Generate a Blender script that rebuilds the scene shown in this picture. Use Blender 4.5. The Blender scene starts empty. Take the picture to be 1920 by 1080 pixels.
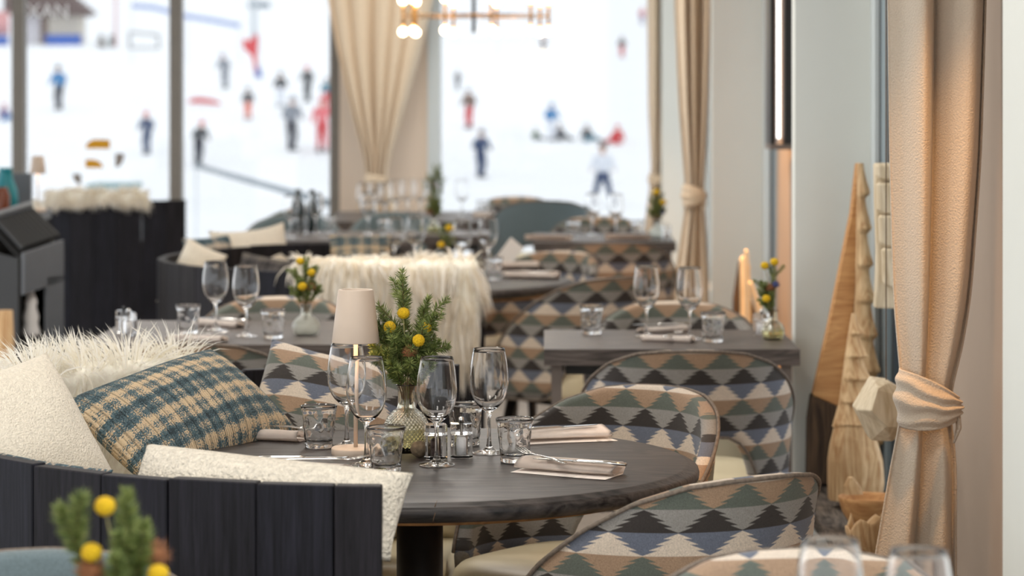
import bpy, bmesh, math, random
from mathutils import Vector, Matrix, noise as mnoise
rnd = random.Random(7)
PI = math.pi
C = bpy.context.scene.collection
# ------------------------------------------------------------------ camera frame (metres; camera looks along +Y, eye height 1.46)
F, PX, PY, CZ = 5000.0, 1020.0, 170.0, 1.46
def P(px, py, d): return Vector(((px-PX)*d/F, d, CZ-(py-PY)*d/F))
def X(px, d): return (px-PX)*d/F
def DT(py, z=.75): return F*(CZ-z)/(py-PY)
def on_table(px, py, z=.75):
    d = DT(py, z); return Vector((X(px, d), d, z))
cam = bpy.data.cameras.new('camera'); co = bpy.data.objects.new('camera', cam); C.objects.link(co)
co.location = (0, 0, CZ); co.rotation_euler = (PI/2, 0, 0)
cam.sensor_width = 36; cam.lens = F/1920*36
cam.shift_x = -(PX-960)/1920; cam.shift_y = -(540-PY)/1920
cam.clip_start = .05; cam.clip_end = 3000
cam.dof.use_dof = True; cam.dof.focus_distance = 5.05; cam.dof.aperture_fstop = 4.7
bpy.context.scene.camera = co

# ------------------------------------------------------------------ helpers
def tag(o, label, cat, group=None, kind=None):
    if label: o['label'] = label
    if cat: o['category'] = cat
    if group: o['group'] = group
    if kind: o['kind'] = kind
    return o
def thing(name, label, cat, loc=(0,0,0), rotz=0, group=None):
    o = bpy.data.objects.new(name, None); C.objects.link(o); o.empty_display_size = .05
    o.location = loc; o.rotation_euler = (0, 0, rotz)
    return tag(o, label, cat, group)
def link(name, me, parent=None, label=None):
    o = bpy.data.objects.new(name, me); C.objects.link(o)
    if parent: o.parent = parent
    if label: o['label'] = label
    return o
def mesh(name, bm, mats, smooth=True, weld=0):
    if weld: bmesh.ops.remove_doubles(bm, verts=bm.verts, dist=weld)
    me = bpy.data.meshes.new(name); bm.to_mesh(me); bm.free()
    for m in (mats if isinstance(mats, (list, tuple)) else [mats]): me.materials.append(m)
    if smooth:
        for p in me.polygons: p.use_smooth = True
    return me
def obj(name, bm, mats, parent=None, smooth=True, label=None, weld=0):
    return link(name, mesh(name, bm, mats, smooth, weld), parent, label)
def struct(name, bm, mats, smooth=False):
    o = obj(name, bm, mats, None, smooth); o['kind'] = 'structure'; return o
_cache = {}
def cached(key, fn):
    if key not in _cache: _cache[key] = fn()
    return _cache[key]
def bevel(bm, w, seg=2):
    es = [e for e in bm.edges if len(e.link_faces) == 2 and e.calc_face_angle(0) > .5]
    if es: bmesh.ops.bevel(bm, geom=es, offset=w, segments=seg, affect='EDGES', profile=.5)
def add_box(bm, x0, x1, y0, y1, z0, z1, mat=0):
    vs = [bm.verts.new((x, y, z)) for x in (x0, x1) for y in (y0, y1) for z in (z0, z1)]
    for q in ((0,1,3,2),(4,6,7,5),(0,4,5,1),(2,3,7,6),(0,2,6,4),(1,5,7,3)):
        f = bm.faces.new([vs[i] for i in q]); f.material_index = mat
def box(x0, x1, y0, y1, z0, z1, bev=0, seg=2):
    bm = bmesh.new(); add_box(bm, min(x0,x1), max(x0,x1), min(y0,y1), max(y0,y1), min(z0,z1), max(z0,z1))
    if bev: bevel(bm, bev, seg)
    return bm
def add_lathe(bm, prof, n=32, cx=0, cy=0, cz=0, mat=0, fn=None, sx=1, sy=1):
    rings = []
    for (r, z) in prof:
        if r < 1e-6: rings.append([bm.verts.new((cx, cy, cz+z))])
        else:
            ring = []
            for i in range(n):
                a = 2*PI*i/n; rr = r if fn is None else fn(r, a, z)
                ring.append(bm.verts.new((cx+sx*rr*math.cos(a), cy+sy*rr*math.sin(a), cz+z)))
            rings.append(ring)
    for A, B in zip(rings, rings[1:]):
        if len(A) == 1 and len(B) == 1: continue
        for i in range(n):
            j = (i+1) % n
            if len(A) == 1: f = bm.faces.new((A[0], B[j], B[i]))
            elif len(B) == 1: f = bm.faces.new((A[i], A[j], B[0]))
            else: f = bm.faces.new((A[i], A[j], B[j], B[i]))
            f.material_index = mat
def lathe(prof, n=32, **k):
    bm = bmesh.new(); add_lathe(bm, prof, n, **k); return bm
def add_tube(bm, pts, rad, n=8, mat=0, caps=True, flat=1.0):
    pts = [Vector(p) for p in pts]; rad = rad if isinstance(rad, (list, tuple)) else [rad]*len(pts)
    rings = []; up = None
    for i, p in enumerate(pts):
        t = (pts[min(i+1, len(pts)-1)]-pts[max(i-1, 0)]).normalized()
        if up is None: up = Vector((0,0,1)) if abs(t.z) < .9 else Vector((1,0,0))
        s = t.cross(up).normalized(); u = s.cross(t).normalized(); up = u
        rings.append([bm.verts.new(p + (s*math.cos(2*PI*k/n) + u*flat*math.sin(2*PI*k/n))*rad[i]) for k in range(n)])
    for A, B in zip(rings, rings[1:]):
        for k in range(n):
            f = bm.faces.new((A[k], A[(k+1)%n], B[(k+1)%n], B[k])); f.material_index = mat
    if caps:
        for R in (rings[0][::-1], rings[-1]):
            f = bm.faces.new(R); f.material_index = mat
def tube(pts, rad, n=8, **k):
    bm = bmesh.new(); add_tube(bm, pts, rad, n, **k); return bm
def add_prism(bm, pts2, axis_o, ax, ay, depth):          # outline in plane (ax, ay), extruded along ax x ay
    nrm = Vector(ax).cross(Vector(ay)).normalized()*depth
    A = [bm.verts.new(Vector(axis_o)+Vector(ax)*x+Vector(ay)*y) for x, y in pts2]
    B = [bm.verts.new(v.co+nrm) for v in A]
    n = len(A); bm.faces.new(A[::-1]); bm.faces.new(B)
    for i in range(n): bm.faces.new((A[i], A[(i+1)%n], B[(i+1)%n], B[i]))
def grid_mesh(fn, nu, nv, closed_u=False, uv=None):
    bm = bmesh.new(); V = [[bm.verts.new(fn(i/nu, j/nv)) for j in range(nv+1)] for i in range(nu if closed_u else nu+1)]
    lay = bm.loops.layers.uv.new('UVMap') if uv else None
    for i in range(nu):
        i2 = (i+1) % len(V) if closed_u else i+1
        for j in range(nv):
            f = bm.faces.new((V[i][j], V[i2][j], V[i2][j+1], V[i][j+1]))
            if lay:
                for l, (a, b) in zip(f.loops, ((i,j),(i+1,j),(i+1,j+1),(i,j+1))): l[lay].uv = uv(a/nu, b/nv)
    return bm
def sstep(a, b, x):
    t = max(0, min(1, (x-a)/(b-a))); return t*t*(3-2*t)
def lerp(a, b, t): return a+(b-a)*t
def interp(tab, x):
    if x <= tab[0][0]: return tab[0][1]
    for (a, va), (b, vb) in zip(tab, tab[1:]):
        if x <= b: return lerp(va, vb, (x-a)/(b-a))
    return tab[-1][1]

# ------------------------------------------------------------------ materials
def S(r, g, b):
    f = lambda c: (c/255/12.92) if c/255 <= .04045 else ((c/255+.055)/1.055)**2.4
    return (f(r), f(g), f(b), 1)
class N:
    """small node builder"""
    def __init__(s, name):
        s.m = bpy.data.materials.new(name); s.m.use_nodes = True; s.t = s.m.node_tree
        s.b = s.t.nodes['Principled BSDF']; s.out = s.t.nodes['Material Output']
    def n(s, typ, **kw):
        x = s.t.nodes.new(typ)
        for k, v in kw.items(): setattr(x, k, v)
        return x
    def put(s, sock, v):
        if isinstance(v, bpy.types.NodeSocket): s.t.links.new(v, sock)
        else: sock.default_value = v
    def ma(s, op, a, b=0.0, c=None):
        x = s.n('ShaderNodeMath', operation=op); s.put(x.inputs[0], a); s.put(x.inputs[1], b)
        if c is not None: s.put(x.inputs[2], c)
        return x.outputs[0]
    def co(s, kind='Object', scale=(1,1,1), rot=(0,0,0)):
        tc = s.n('ShaderNodeTexCoord'); mp = s.n('ShaderNodeMapping'); s.t.links.new(tc.outputs[kind], mp.inputs[0])
        mp.inputs['Scale'].default_value = scale; mp.inputs['Rotation'].default_value = rot
        return mp.outputs[0]
    def noise(s, vec, scale=5, detail=4, rough=.55, dist=0):
        x = s.n('ShaderNodeTexNoise'); s.put(x.inputs['Vector'], vec); x.inputs['Scale'].default_value = scale
        x.inputs['Detail'].default_value = detail; x.inputs['Roughness'].default_value = rough; x.inputs['Distortion'].default_value = dist
        return x.outputs['Fac']
    def ramp(s, fac, stops, interp='LINEAR'):
        x = s.n('ShaderNodeValToRGB'); x.color_ramp.interpolation = interp; e = x.color_ramp.elements
        while len(e) < len(stops): e.new(.5)
        for el, (p, c) in zip(e, stops): el.position = p; el.color = c
        s.put(x.inputs[0], fac); return x.outputs[0]
    def mix(s, fac, a, b, blend='MIX'):
        x = s.n('ShaderNodeMix', data_type='RGBA', blend_type=blend)
        s.put(x.inputs[0], fac); s.put(x.inputs[6], a); s.put(x.inputs[7], b); return x.outputs[2]
    def bump(s, h, strength=.3, dist=.01):
        x = s.n('ShaderNodeBump'); x.inputs['Strength'].default_value = strength; x.inputs['Distance'].default_value = dist
        s.put(x.inputs['Height'], h); s.t.links.new(x.outputs[0], s.b.inputs['Normal'])
    def set(s, **kw):
        for k, v in kw.items(): s.put(s.b.inputs[k.replace('_', ' ')], v)
        return s
def plain(name, col, rough=.6, metal=0, nscale=0, namt=.12, bumps=0, bscale=200, bdist=.002, sheen=0):
    k = N(name); k.set(Roughness=rough, Metallic=metal)
    if nscale:
        f = k.noise(k.co('Object'), nscale, 3)
        d = tuple(c*(1-namt) for c in col[:3])+(1,); l = tuple(min(1, c*(1+namt)) for c in col[:3])+(1,)
        k.set(Base_Color=k.ramp(f, [(.3, d), (.7, l)]))
    else: k.set(Base_Color=col)
    if bumps: k.bump(k.noise(k.co('Object'), bscale, 2), bumps, bdist)
    if sheen: k.set(Sheen_Weight=sheen)
    return k.m
def wood(name, dark, light, axis=0, scale=4, rough=.5, stretch=14, bump=.15, spec=.5):
    k = N(name); sc = [stretch]*3; sc[axis] = 1
    v = k.co('Object', tuple(sc)); f1 = k.noise(v, scale, 6, .65, .6)
    v2 = k.co('Object', tuple(2.0 if i != axis else .35 for i in range(3))); f2 = k.noise(v2, 5, 3, .5, 1.2)
    w = k.ma('FRACT', k.ma('MULTIPLY', f2, 9.0)); w = k.ma('ABSOLUTE', k.ma('SUBTRACT', w, .5))
    f = k.ma('ADD', k.ma('MULTIPLY', f1, .75), k.ma('MULTIPLY', w, .45))
    k.set(Base_Color=k.ramp(f, [(.28, dark), (.72, light)]), Roughness=rough, Specular_IOR_Level=spec); k.bump(f1, bump, .003); return k.m
def kilim(name):
    k = N(name); tc = k.n('ShaderNodeUVMap'); sp = k.n('ShaderNodeSeparateXYZ'); k.t.links.new(tc.outputs[0], sp.inputs[0])
    u, v = sp.outputs[0], sp.outputs[1]
    vv = k.ma('DIVIDE', v, .040); row = k.ma('FLOOR', vv); g = k.ma('SUBTRACT', 1.0, k.ma('FRACT', vv))
    ng = k.ma('MULTIPLY', g, 4.0)
    w = k.ma('ADD', k.ma('MULTIPLY', k.ma('FLOOR', ng), .205), k.ma('ADD', -.04, k.ma('MULTIPLY', k.ma('FRACT', ng), .46)))
    uu = k.ma('FRACT', k.ma('ADD', k.ma('DIVIDE', u, .094), k.ma('MULTIPLY', row, .5)))
    t = k.ma('MULTIPLY', k.ma('ABSOLUTE', k.ma('SUBTRACT', uu, .5)), 2.0)
    isU = k.ma('LESS_THAN', t, w)
    r3 = k.ma('ADD', k.ma('DIVIDE', k.ma('FLOORED_MODULO', row, 3.0), 3.0), .1)
    cU = k.ramp(r3, [(0, S(54,48,45)), (.333, S(98,104,95)), (.666, S(222,206,188))], 'CONSTANT')
    cV = k.ramp(r3, [(0, S(150,146,141)), (.333, S(168,139,113)), (.666, S(106,112,127))], 'CONSTANT')
    col = k.mix(isU, cV, cU)
    n1 = k.noise(k.co('Object'), 700, 2, .7)
    col = k.mix(1.0, col, k.ramp(n1, [(.32, (.6,.6,.6,1)), (.68, (1.2,1.2,1.2,1))]), 'MULTIPLY')
    k.set(Base_Color=col, Roughness=.9, Sheen_Weight=.15); k.bump(n1, .35, .002); return k.m
def tweed(name, teal, cream, dark, su=.055, sv=.032, chunk=140):
    k = N(name); tc = k.n('ShaderNodeUVMap'); sp = k.n('ShaderNodeSeparateXYZ'); k.t.links.new(tc.outputs[0], sp.inputs[0])
    u, v = sp.outputs[0], sp.outputs[1]
    def stripe(x, per, ph): return k.ma('SINE', k.ma('ADD', k.ma('MULTIPLY', x, 2*PI/per), ph))
    sU = k.ma('ADD', stripe(u, su, .4), k.ma('MULTIPLY', stripe(u, su*.37, 1), .6))
    sV = k.ma('ADD', stripe(v, sv*3, .2), k.ma('MULTIPLY', stripe(v, sv, 2), .8))
    nz = k.noise(tc.outputs[0], chunk, 2, .6)
    f = k.ma('ADD', k.ma('MULTIPLY', sU, .07), k.ma('ADD', k.ma('MULTIPLY', sV, .10), k.ma('MULTIPLY', nz, .95)))
    k.set(Base_Color=k.ramp(f, [(.26, dark), (.37, teal), (.49, teal), (.56, cream), (.8, cream)]), Roughness=.95)
    rib = k.ma('ABSOLUTE', stripe(u, .046, .3)); colr = k.b.inputs['Base Color'].links[0].from_socket
    k.set(Base_Color=k.mix(1.0, colr, k.ramp(rib, [(0, (.45,.45,.45,1)), (.35, (1,1,1,1))]), 'MULTIPLY'))
    knit = k.ma('ADD', k.ma('MULTIPLY', k.ma('ABSOLUTE', stripe(u, .012, 0)), .5), nz)
    k.bump(knit, .8, .006); return k.m
def glassy(name, col=(1,1,1,1), ior=1.46, rough=0.0):
    k = N(name); k.set(Base_Color=col, Roughness=rough, IOR=ior, Transmission_Weight=1.0); return k.m
def pane(name, tint=(.745,.748,.75,1)):  # grey tint added to dim the bright snow outside against the interior
    k = N(name); tr = k.n('ShaderNodeBsdfTransparent'); tr.inputs[0].default_value = tint
    gl = k.n('ShaderNodeBsdfGlossy'); gl.inputs['Roughness'].default_value = .02
    mx = k.n('ShaderNodeMixShader'); mx.inputs[0].default_value = .03
    k.t.links.new(tr.outputs[0], mx.inputs[1]); k.t.links.new(gl.outputs[0], mx.inputs[2]); k.t.links.new(mx.outputs[0], k.out.inputs[0]); return k.m
def emit(name, col, st):
    k = N(name); k.set(Base_Color=col, Emission_Color=col, Emission_Strength=st); return k.m
M = {}
M['kilim'] = kilim('kilim_fabric')
M['teal_fabric'] = plain('grey_teal_fabric', S(98,112,116), .9, 0, 300, .2, .3, 500, sheen=.2)
M['leather'] = plain('cream_leather', S(226,213,180), .45, 0, 6, .04, .05, 300)
M['black_leg'] = plain('black_lacquer', S(30,30,32), .35)
M['black_metal'] = plain('black_powder_coat', S(24,25,27), .45, 0, 20, .1)
M['table'] = wood('smoked_oak_top', S(20,18,18), S(80,73,70), 0, 5, .45, 16, .12, .28)
M['table2'] = wood('smoked_oak_plank', S(44,38,36), S(108,98,93), 0, 5, .42, 14, .2, .4)
M['under'] = wood('raw_oak_underside', S(120,84,50), S(170,125,80), 0, 5, .7)
def plankmat():
    k = N('dark_stained_plank'); f1 = k.noise(k.co('Object', (22,22,1.2)), 4, 6, .65, .5)
    g = k.n('ShaderNodeNewGeometry'); r = g.outputs['Random Per Island']
    a = k.ramp(f1, [(.3, S(14,14,17)), (.72, S(40,41,52))]); b = k.ramp(f1, [(.3, S(18,16,17)), (.72, S(48,43,43))])
    k.set(Base_Color=k.mix(r, a, b), Roughness=.6, Specular_IOR_Level=.18); k.bump(f1, .2, .003); return k.m
M['plank'] = plankmat()
M['boucle'] = plain('cream_boucle', S(232,222,204), .95, 0, 110, .16, 1.0, 150, .012, .2)
M['boucle_fine'] = plain('ivory_boucle', S(234,224,206), .95, 0, 150, .10, .8, 260, .006, .2)
M['linen'] = plain('cream_linen', S(226,212,192), .9, 0, 200, .06, .3, 500)
M['tweed'] = tweed('teal_tweed', S(88,112,120), S(226,200,164), S(52,66,72), .058, .030, 330)
M['tweed2'] = tweed('teal_slub_tweed', S(74,104,116), S(206,190,170), S(44,54,60), .11, .05, 170)
M['tweed_dark'] = tweed('charcoal_tweed', S(84,80,80), S(120,112,104), S(48,46,48), .08, .04, 120)
M['napkin'] = plain('cream_napkin', S(252,242,234), .9, 0, 80, .03, .25, 900, .001)
M['steel'] = plain('polished_steel', (.72,.71,.69,1), .16, 1)
M['lamp'] = plain('sand_lacquer', S(206,187,169), .5, 0, 30, .02)
M['glass'] = glassy('clear_glass', (1,1,1,1), 1.38)
M['vase'] = glassy('green_tinted_glass', S(252,251,240), 1.45)
M['vase2'] = glassy('frosted_glass', S(250,252,246), 1.45, .38)
M['acrylic'] = glassy('clear_acrylic', (1,1,1,1), 1.22)
M['water'] = glassy('tinted_water', S(240,236,190), 1.08)
M['salt'] = plain('white_salt', S(245,242,240), .9, 0, 400, .05)
M['pepper'] = plain('peppercorns', S(58,38,30), .8, 0, 300, .5, .8, 300)
def needlemat():
    k = N('spruce_needle'); g = k.n('ShaderNodeNewGeometry')
    k.set(Base_Color=k.ramp(g.outputs['Random Per Island'], [(0, S(76,92,44)), (.5, S(112,128,64)), (1, S(160,168,98))]), Roughness=.55); return k.m
M['needle'] = needlemat()
M['twig'] = plain('brown_twig', S(112,84,58), .8, 0, 200, .2)
M['stem'] = plain('pale_stem', S(140,132,86), .7)
M['yellow'] = plain('yellow_blossom', S(236,190,22), .85, 0, 500, .22, 1.0, 450, .004)
M['brown_flower'] = plain('dried_brown_petal', S(150,100,66), .9, 0, 150, .35)
M['blue_flower'] = plain('blue_thistle', S(84,92,138), .85, 0, 200, .25)
M['cone'] = plain('brown_bark_ball', S(104,88,68), .85, 0, 90, .35, .8, 120)
M['matte_black'] = plain('matte_black_steel', S(14,14,15), .75)
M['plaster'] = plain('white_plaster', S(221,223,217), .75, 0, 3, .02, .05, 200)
M['ceiling'] = plain('ceiling_white', S(236,234,228), .9)
def floormat():
    k = N('pale_grey_floorboards'); v = k.co('Object', (1,1,1)); b = k.n('ShaderNodeTexBrick'); k.t.links.new(v, b.inputs[0])
    b.inputs['Scale'].default_value = 1; b.inputs['Brick Width'].default_value = 1.6; b.inputs['Row Height'].default_value = .17; b.inputs['Mortar Size'].default_value = .003
    f = k.noise(k.co('Object', (2,16,1)), 4, 5, .6); c = k.ramp(f, [(.3, S(150,138,126)), (.7, S(192,182,172))])
    b.inputs['Color1'].default_value = (1,1,1,1); b.inputs['Color2'].default_value = (.86,.86,.86,1); b.inputs['Mortar'].default_value = (.4,.4,.4,1)
    k.set(Base_Color=k.mix(1.0, c, b.outputs[0], 'MULTIPLY'), Roughness=.45); return k.m
M['floor'] = floormat()
M['mullion'] = plain('grey_taupe_metal', S(128,122,114), .5, 0, 8, .04)
M['frame_white'] = plain('white_frame', S(214,222,224), .5)
M['frame_blue'] = plain('grey_blue_aluminium', S(132,148,156), .45)
M['frame_dark'] = plain('dark_gasket', S(36,46,52), .5)
M['curtain'] = plain('beige_wool_curtain', S(198,184,166), .95, 0, 300, .05, .8, 260, .003, .3)
M['curtain2'] = plain('beige_curtain', S(224,204,178), .95, 0, 60, .05, .2, 200, .002, .2)
M['taupe'] = plain('taupe_wall_paint', S(234,216,198), .9, 0, 2, .03)
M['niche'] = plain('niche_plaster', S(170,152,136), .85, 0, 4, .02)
M['carved'] = wood('carved_pale_wood', S(168,124,78), S(226,196,152), 2, 6, .7, 9, .5)
M['carved2'] = wood('bleached_carved_wood', S(196,176,142), S(236,222,196), 2, 6, .7, 9, .5)
M['sawn'] = wood('sawn_wood_warm_lit', S(176,122,72), S(214,164,108), 0, 7, .75, 16, .4)  # warm orange light on the tree's sawn side is put into this colour
M['bark'] = wood('dark_bark', S(40,30,24), S(104,82,62), 2, 6, .95, 8, 1.0)
M['sill'] = wood('weathered_dark_board', S(48,40,36), S(140,126,112), 1, 5, .8, 14, .6)
M['snow'] = plain('snow', (.93,.945,.96,1), .9, 0, .35, .015)
M['pane'] = pane('window_pane')
M['bulb'] = emit('warm_bulb', (1,.78,.45,1), 9)
M['brass'] = plain('brass', S(190,140,80), .3, 1)
M['copper'] = plain('copper_panel', S(190,130,90), .4, .6)
M['fleece'] = None
def fleece(name, a, b, c):
    k = N(name); g = k.n('ShaderNodeNewGeometry')
    col = k.ramp(g.outputs['Random Per Island'], [(0, a), (.5, b), (1, c)])
    df = k.n('ShaderNodeBsdfDiffuse'); tr = k.n('ShaderNodeBsdfTranslucent'); mx = k.n('ShaderNodeMixShader'); mx.inputs[0].default_value = .55
    k.t.links.new(col, df.inputs[0]); k.t.links.new(col, tr.inputs[0]); k.t.links.new(df.outputs[0], mx.inputs[1]); k.t.links.new(tr.outputs[0], mx.inputs[2]); k.t.links.new(mx.outputs[0], k.out.inputs[0])
    return k.m
M['fleece'] = fleece('white_fleece', S(242,236,222), S(251,248,240), S(254,253,250))
M['fleece2'] = fleece('cream_fleece', S(244,234,216), S(252,247,238), S(254,253,250))
M['hide'] = plain('sheepskin_hide', S(250,243,230), .9, 0, 60, .1)
# ------------------------------------------------------------------ furniture builders
TOPT = [(0,.81),(14,.808),(28,.80),(45,.772),(62,.722),(80,.655),(98,.575),(112,.51),(120,.48)]
BOTT = [(0,.592),(20,.585),(28,.565),(35,.52),(41,.45),(47,.395),(55,.38),(120,.37)]
def chair_meshes(fab):
    def pos(th, z, off):
        a, b = .232, .222; s, c = math.sin(th), math.cos(th); h = max(0, (z-.42)/.39)
        n = Vector((s/a, -c/b, 0)).normalized()
        p = Vector((a*s, -b*c + .02, 0)) + n*(off + .028*h)
        p.y -= .035*h*max(0, c); p.z = z; return p
    nt = 72; T = math.radians(120); bm = bmesh.new(); lay = bm.loops.layers.uv.new('UVMap'); rings = []; uvs = []
    th_ = .034
    for i in range(nt+1):
        th = -T + 2*T*i/nt; d = abs(math.degrees(th)); zt, zb = interp(TOPT, d), interp(BOTT, d)
        k = 9; sec = []
        for j in range(k): sec.append((zb + (zt-.012-zb)*j/(k-1), 0))
        for j in range(1, 5): sec.append((zt-.012+.012*math.sin(PI*j/5), th_/2 - th_/2*math.cos(PI*j/5)))
        for j in range(k): sec.append((zt-.012 - (zt-.012-zb)*j/(k-1), th_))
        sec.append((zb-.006, th_*.5))
        rings.append([bm.verts.new(pos(th, z, o)) for z, o in sec]); uvs.append([(th*.235 + .5, z + (.0 if o < th_ else .0)) for z, o in sec])
    n = len(rings[0])
    for i in range(nt):
        for j in range(n):
            j2 = (j+1) % n; f = bm.faces.new((rings[i][j], rings[i+1][j], rings[i+1][j2], rings[i][j2]))
            for l, (a, b) in zip(f.loops, ((i,j),(i+1,j),(i+1,j2),(i,j2))): l[lay].uv = uvs[a][b]
    bm.faces.new(rings[0]); bm.faces.new(rings[-1][::-1])
    back = mesh('backrest', bm, fab)
    pts = []
    for i in range(nt+1):
        th = -T+2*T*i/nt; pts.append(pos(th, interp(TOPT, abs(math.degrees(th)))-.003, th_+.001))
    bm = tube(pts, .004, 6); pts = []
    for i in range(nt+1):
        th = -T+2*T*i/nt; pts.append(pos(th, interp(BOTT, abs(math.degrees(th)))-.002, th_+.001))
    add_tube(bm, pts, .0038, 6); pipe = mesh('piping', bm, M['piping'])
    # seat cushion
    prof = [(0,.478),(.5,.477),(.8,.474),(.93,.466),(.985,.452),(1,.435),(1,.40),(.985,.385),(.9,.375),(0,.375)]
    def se(r, a, z):
        c, s = math.cos(a), math.sin(a); return r*(abs(c)**3.2+abs(s)**3.2)**(-1/3.2)
    bm = lathe(prof, 48, fn=se, sx=.225, sy=.24, cy=.03)
    seat = mesh('seat', bm, M['leather'])
    under = mesh('seat_base', box(-.16,.16,-.14,.18,.352,.377,.008), M['black_leg'], False)
    legs = []
    for sx in (-1,1):
        for sy in (-1,1):
            bm = tube([(sx*.145, .02+sy*.14, .36), (sx*.205, .02+sy*.20, 0)], [.021,.011], 12); legs.append(mesh('leg', bm, M['black_leg']))
    return back, pipe, seat, under, legs
def chair(name, label, x, y, rz, kind='kilim', group=None, scale=1):
    ms = cached('chair'+kind, lambda: chair_meshes(M[kind]))
    r = thing(name, label, 'chair', (x, y, 0), rz, group); r.scale = (scale,)*3
    bk = link('backrest', ms[0], r); link('piping', ms[1], bk); link('seat', ms[2], r); link('seat_base', ms[3], r)
    for m in ms[4]: link('leg', m, r)
    return r
def round_table(label, x, y, R, group=None, z=.75):
    r = thing('round_table', label, 'table', (x, y, 0), 0, group)
    prof = [(0,z),(R-.026,z),(R-.020,z-.001),(R-.015,z-.005),(R-.008,z-.006),(R-.002,z-.010),(R,z-.017),(R-.001,z-.026),(R-.010,z-.034),(R-.03,z-.036),(0,z-.036)]
    obj('tabletop', lathe(prof, 160), M['table'], r)
    obj('underside', lathe([(0,z-.036),(R-.075,z-.036),(R-.08,z-.05),(0,z-.05)], 96), M['under'], r, label='raw orange-brown timber underside')
    obj('pedestal', lathe([(0,.012),(.0445,.012),(.0445,z-.05),(0,z-.05)], 40), M['black_metal'], r)
    obj('base_plate', lathe([(0,0),(.24,0),(.245,.004),(.24,.012),(0,.014)], 64), M['black_metal'], r)
    return r
def rect_table(label, x0, x1, y0, y1, z=.75, t=.045, group=None):
    cx, cy = (x0+x1)/2, (y0+y1)/2; r = thing('rectangular_table', label, 'table', (cx, cy, 0), 0, group)
    w, d = (x1-x0)/2, (y1-y0)/2
    obj('tabletop', box(-w, w, -d, d, z-t, z, .006, 3), M['table2'], r, smooth=False)
    for sx in (-1,1):
        for sy in (-1,1):
            lx, ly = sx*(w-.035), sy*(d-.04)
            obj('leg', box(lx-.014, lx+.014, ly-.014, ly+.014, 0, z-t), M['leg_grey'], r, smooth=False)
    obj('apron', box(-w+.06, w-.06, -d+.06, d-.06, z-t-.03, z-t), M['black_metal'], r, smooth=False)
    return r
M['piping'] = plain('taupe_piping', S(118,106,95), .85, 0, 120, .3)
M['leg_grey'] = plain('grey_brown_leg', S(110,100,94), .5)
# ------------------------------------------------------------------ glassware
def wine_meshes():
    outer = [(.0375,.0965+.0),]
    foot = [(0,.0004),(.030,.0004),(.0335,.0008),(.0342,.0018),(.0335,.0028),(.026,.0042),(.015,.0068),(.0082,.011),(.0052,.017)]
    stem = [(.0052,.017),(.0042,.026),(.0037,.04),(.0036,.062),(.0040,.072),(.0056,.079),(.0095,.0835)]
    bowl = [(.0095,.0835),(.0170,.0890),(.0245,.0965),(.0305,.1055),(.0348,.116),(.0374,.128),(.0386,.141),(.0382,.155),(.0368,.170),(.0345,.186),(.0322,.199),(.0308,.2052),
            (.0304,.2058),(.0299,.2054),(.0312,.199),(.0335,.186),(.0358,.170),(.0372,.155),(.0376,.141),(.0364,.128),(.0338,.1165),(.0295,.1065),(.0235,.0985),(.0160,.0920),(.008,.0885),(0,.0872)]
    def w(n, p): return mesh(n, lathe(p, 48), M['glass'])
    return w('foot', foot), w('stem', stem), w('bowl', bowl)
def wine(label, loc, group=None, rot=0, s=1):
    ms = cached('wine', wine_meshes); r = thing('wine_glass', label, 'wine glass', loc, rot, group); r.scale = (s,)*3
    for m in ms: link(m.name.split('.')[0], m, r)
    return r
def tumbler_mesh():
    R0, R1, H = .0275, .0365, .084
    def prof():
        p = [(0,0),(R0*.9,0),(R0,.0015)]
        for j in range(1, 19): z = .0015+(H-.0025)*j/18; p.append((lerp(R0, R1, (z/H)**.8), z))
        p += [(R1-.0007,H),(R1-.0018,H-.001)]
        for j in range(1, 14): z = H-.001-(H-.015)*j/13; p.append((lerp(R0, R1, (z/H)**.8)-.0026, z))
        p += [(R0*.6,.0125),(0,.012)]; return p
    def fn(r, a, z):
        if r < R0*.95 or z < .004 or z > H-.006: return r
        k = mnoise.voronoi((Vector((math.cos(a)*.036, math.sin(a)*.036, z))*62))[0][0]
        return r - .0027*min(1, k*1.5)*sstep(.004,.012,z)*sstep(H-.006,H-.016,z)*(1 if r > lerp(R0, R1, (z/H)**.8)-.001 else .35)
    return mesh('tumbler', lathe(prof(), 64, fn=fn), M['glass'])
def tumbler(label, loc, group=None, rot=0):
    o = link('glass_tumbler', cached('tumbler', tumbler_mesh)); o.location = loc; o.rotation_euler = (0,0,rot); return tag(o, label, 'glass', group)
def mill_meshes(fill):
    def octo(w, z0, z1, c=.3):
        bm = bmesh.new(); k = w*c; pts = [(w,-w+k),(w,w-k),(w-k,w),(-w+k,w),(-w,w-k),(-w,-w+k),(-w+k,-w),(w-k,-w)]
        add_prism(bm, pts, (0,0,z0), (1,0,0), (0,1,0), z1-z0); bmesh.ops.recalc_face_normals(bm, faces=bm.faces); bevel(bm, .0012, 1); return bm
    def hollow(bm, R, z0, z1): add_lathe(bm, [(0,z1),(R,z1),(R,z0),(0,z0)], 24)
    b = octo(.021, 0, .045); hollow(b, .0125, .005, .0435)
    c = octo(.021, .0465, .066, .35); add_box(c, -.021,.021,-.021,.021,.0455,.0466)
    return (mesh('body', b, M['acrylic'], False), mesh('filling', lathe([(0,.0052),(.0122,.0052),(.0122,.036),(.009,.039),(0,.04)], 24), M[fill]),
            mesh('cap', c, M['acrylic'], False), mesh('spindle', lathe([(0,.041),(.003,.041),(.003,.066),(.0052,.067),(.0052,.077),(.0035,.078),(0,.078)], 16), M['steel' if fill == 'salt' else 'black_metal']))
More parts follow.
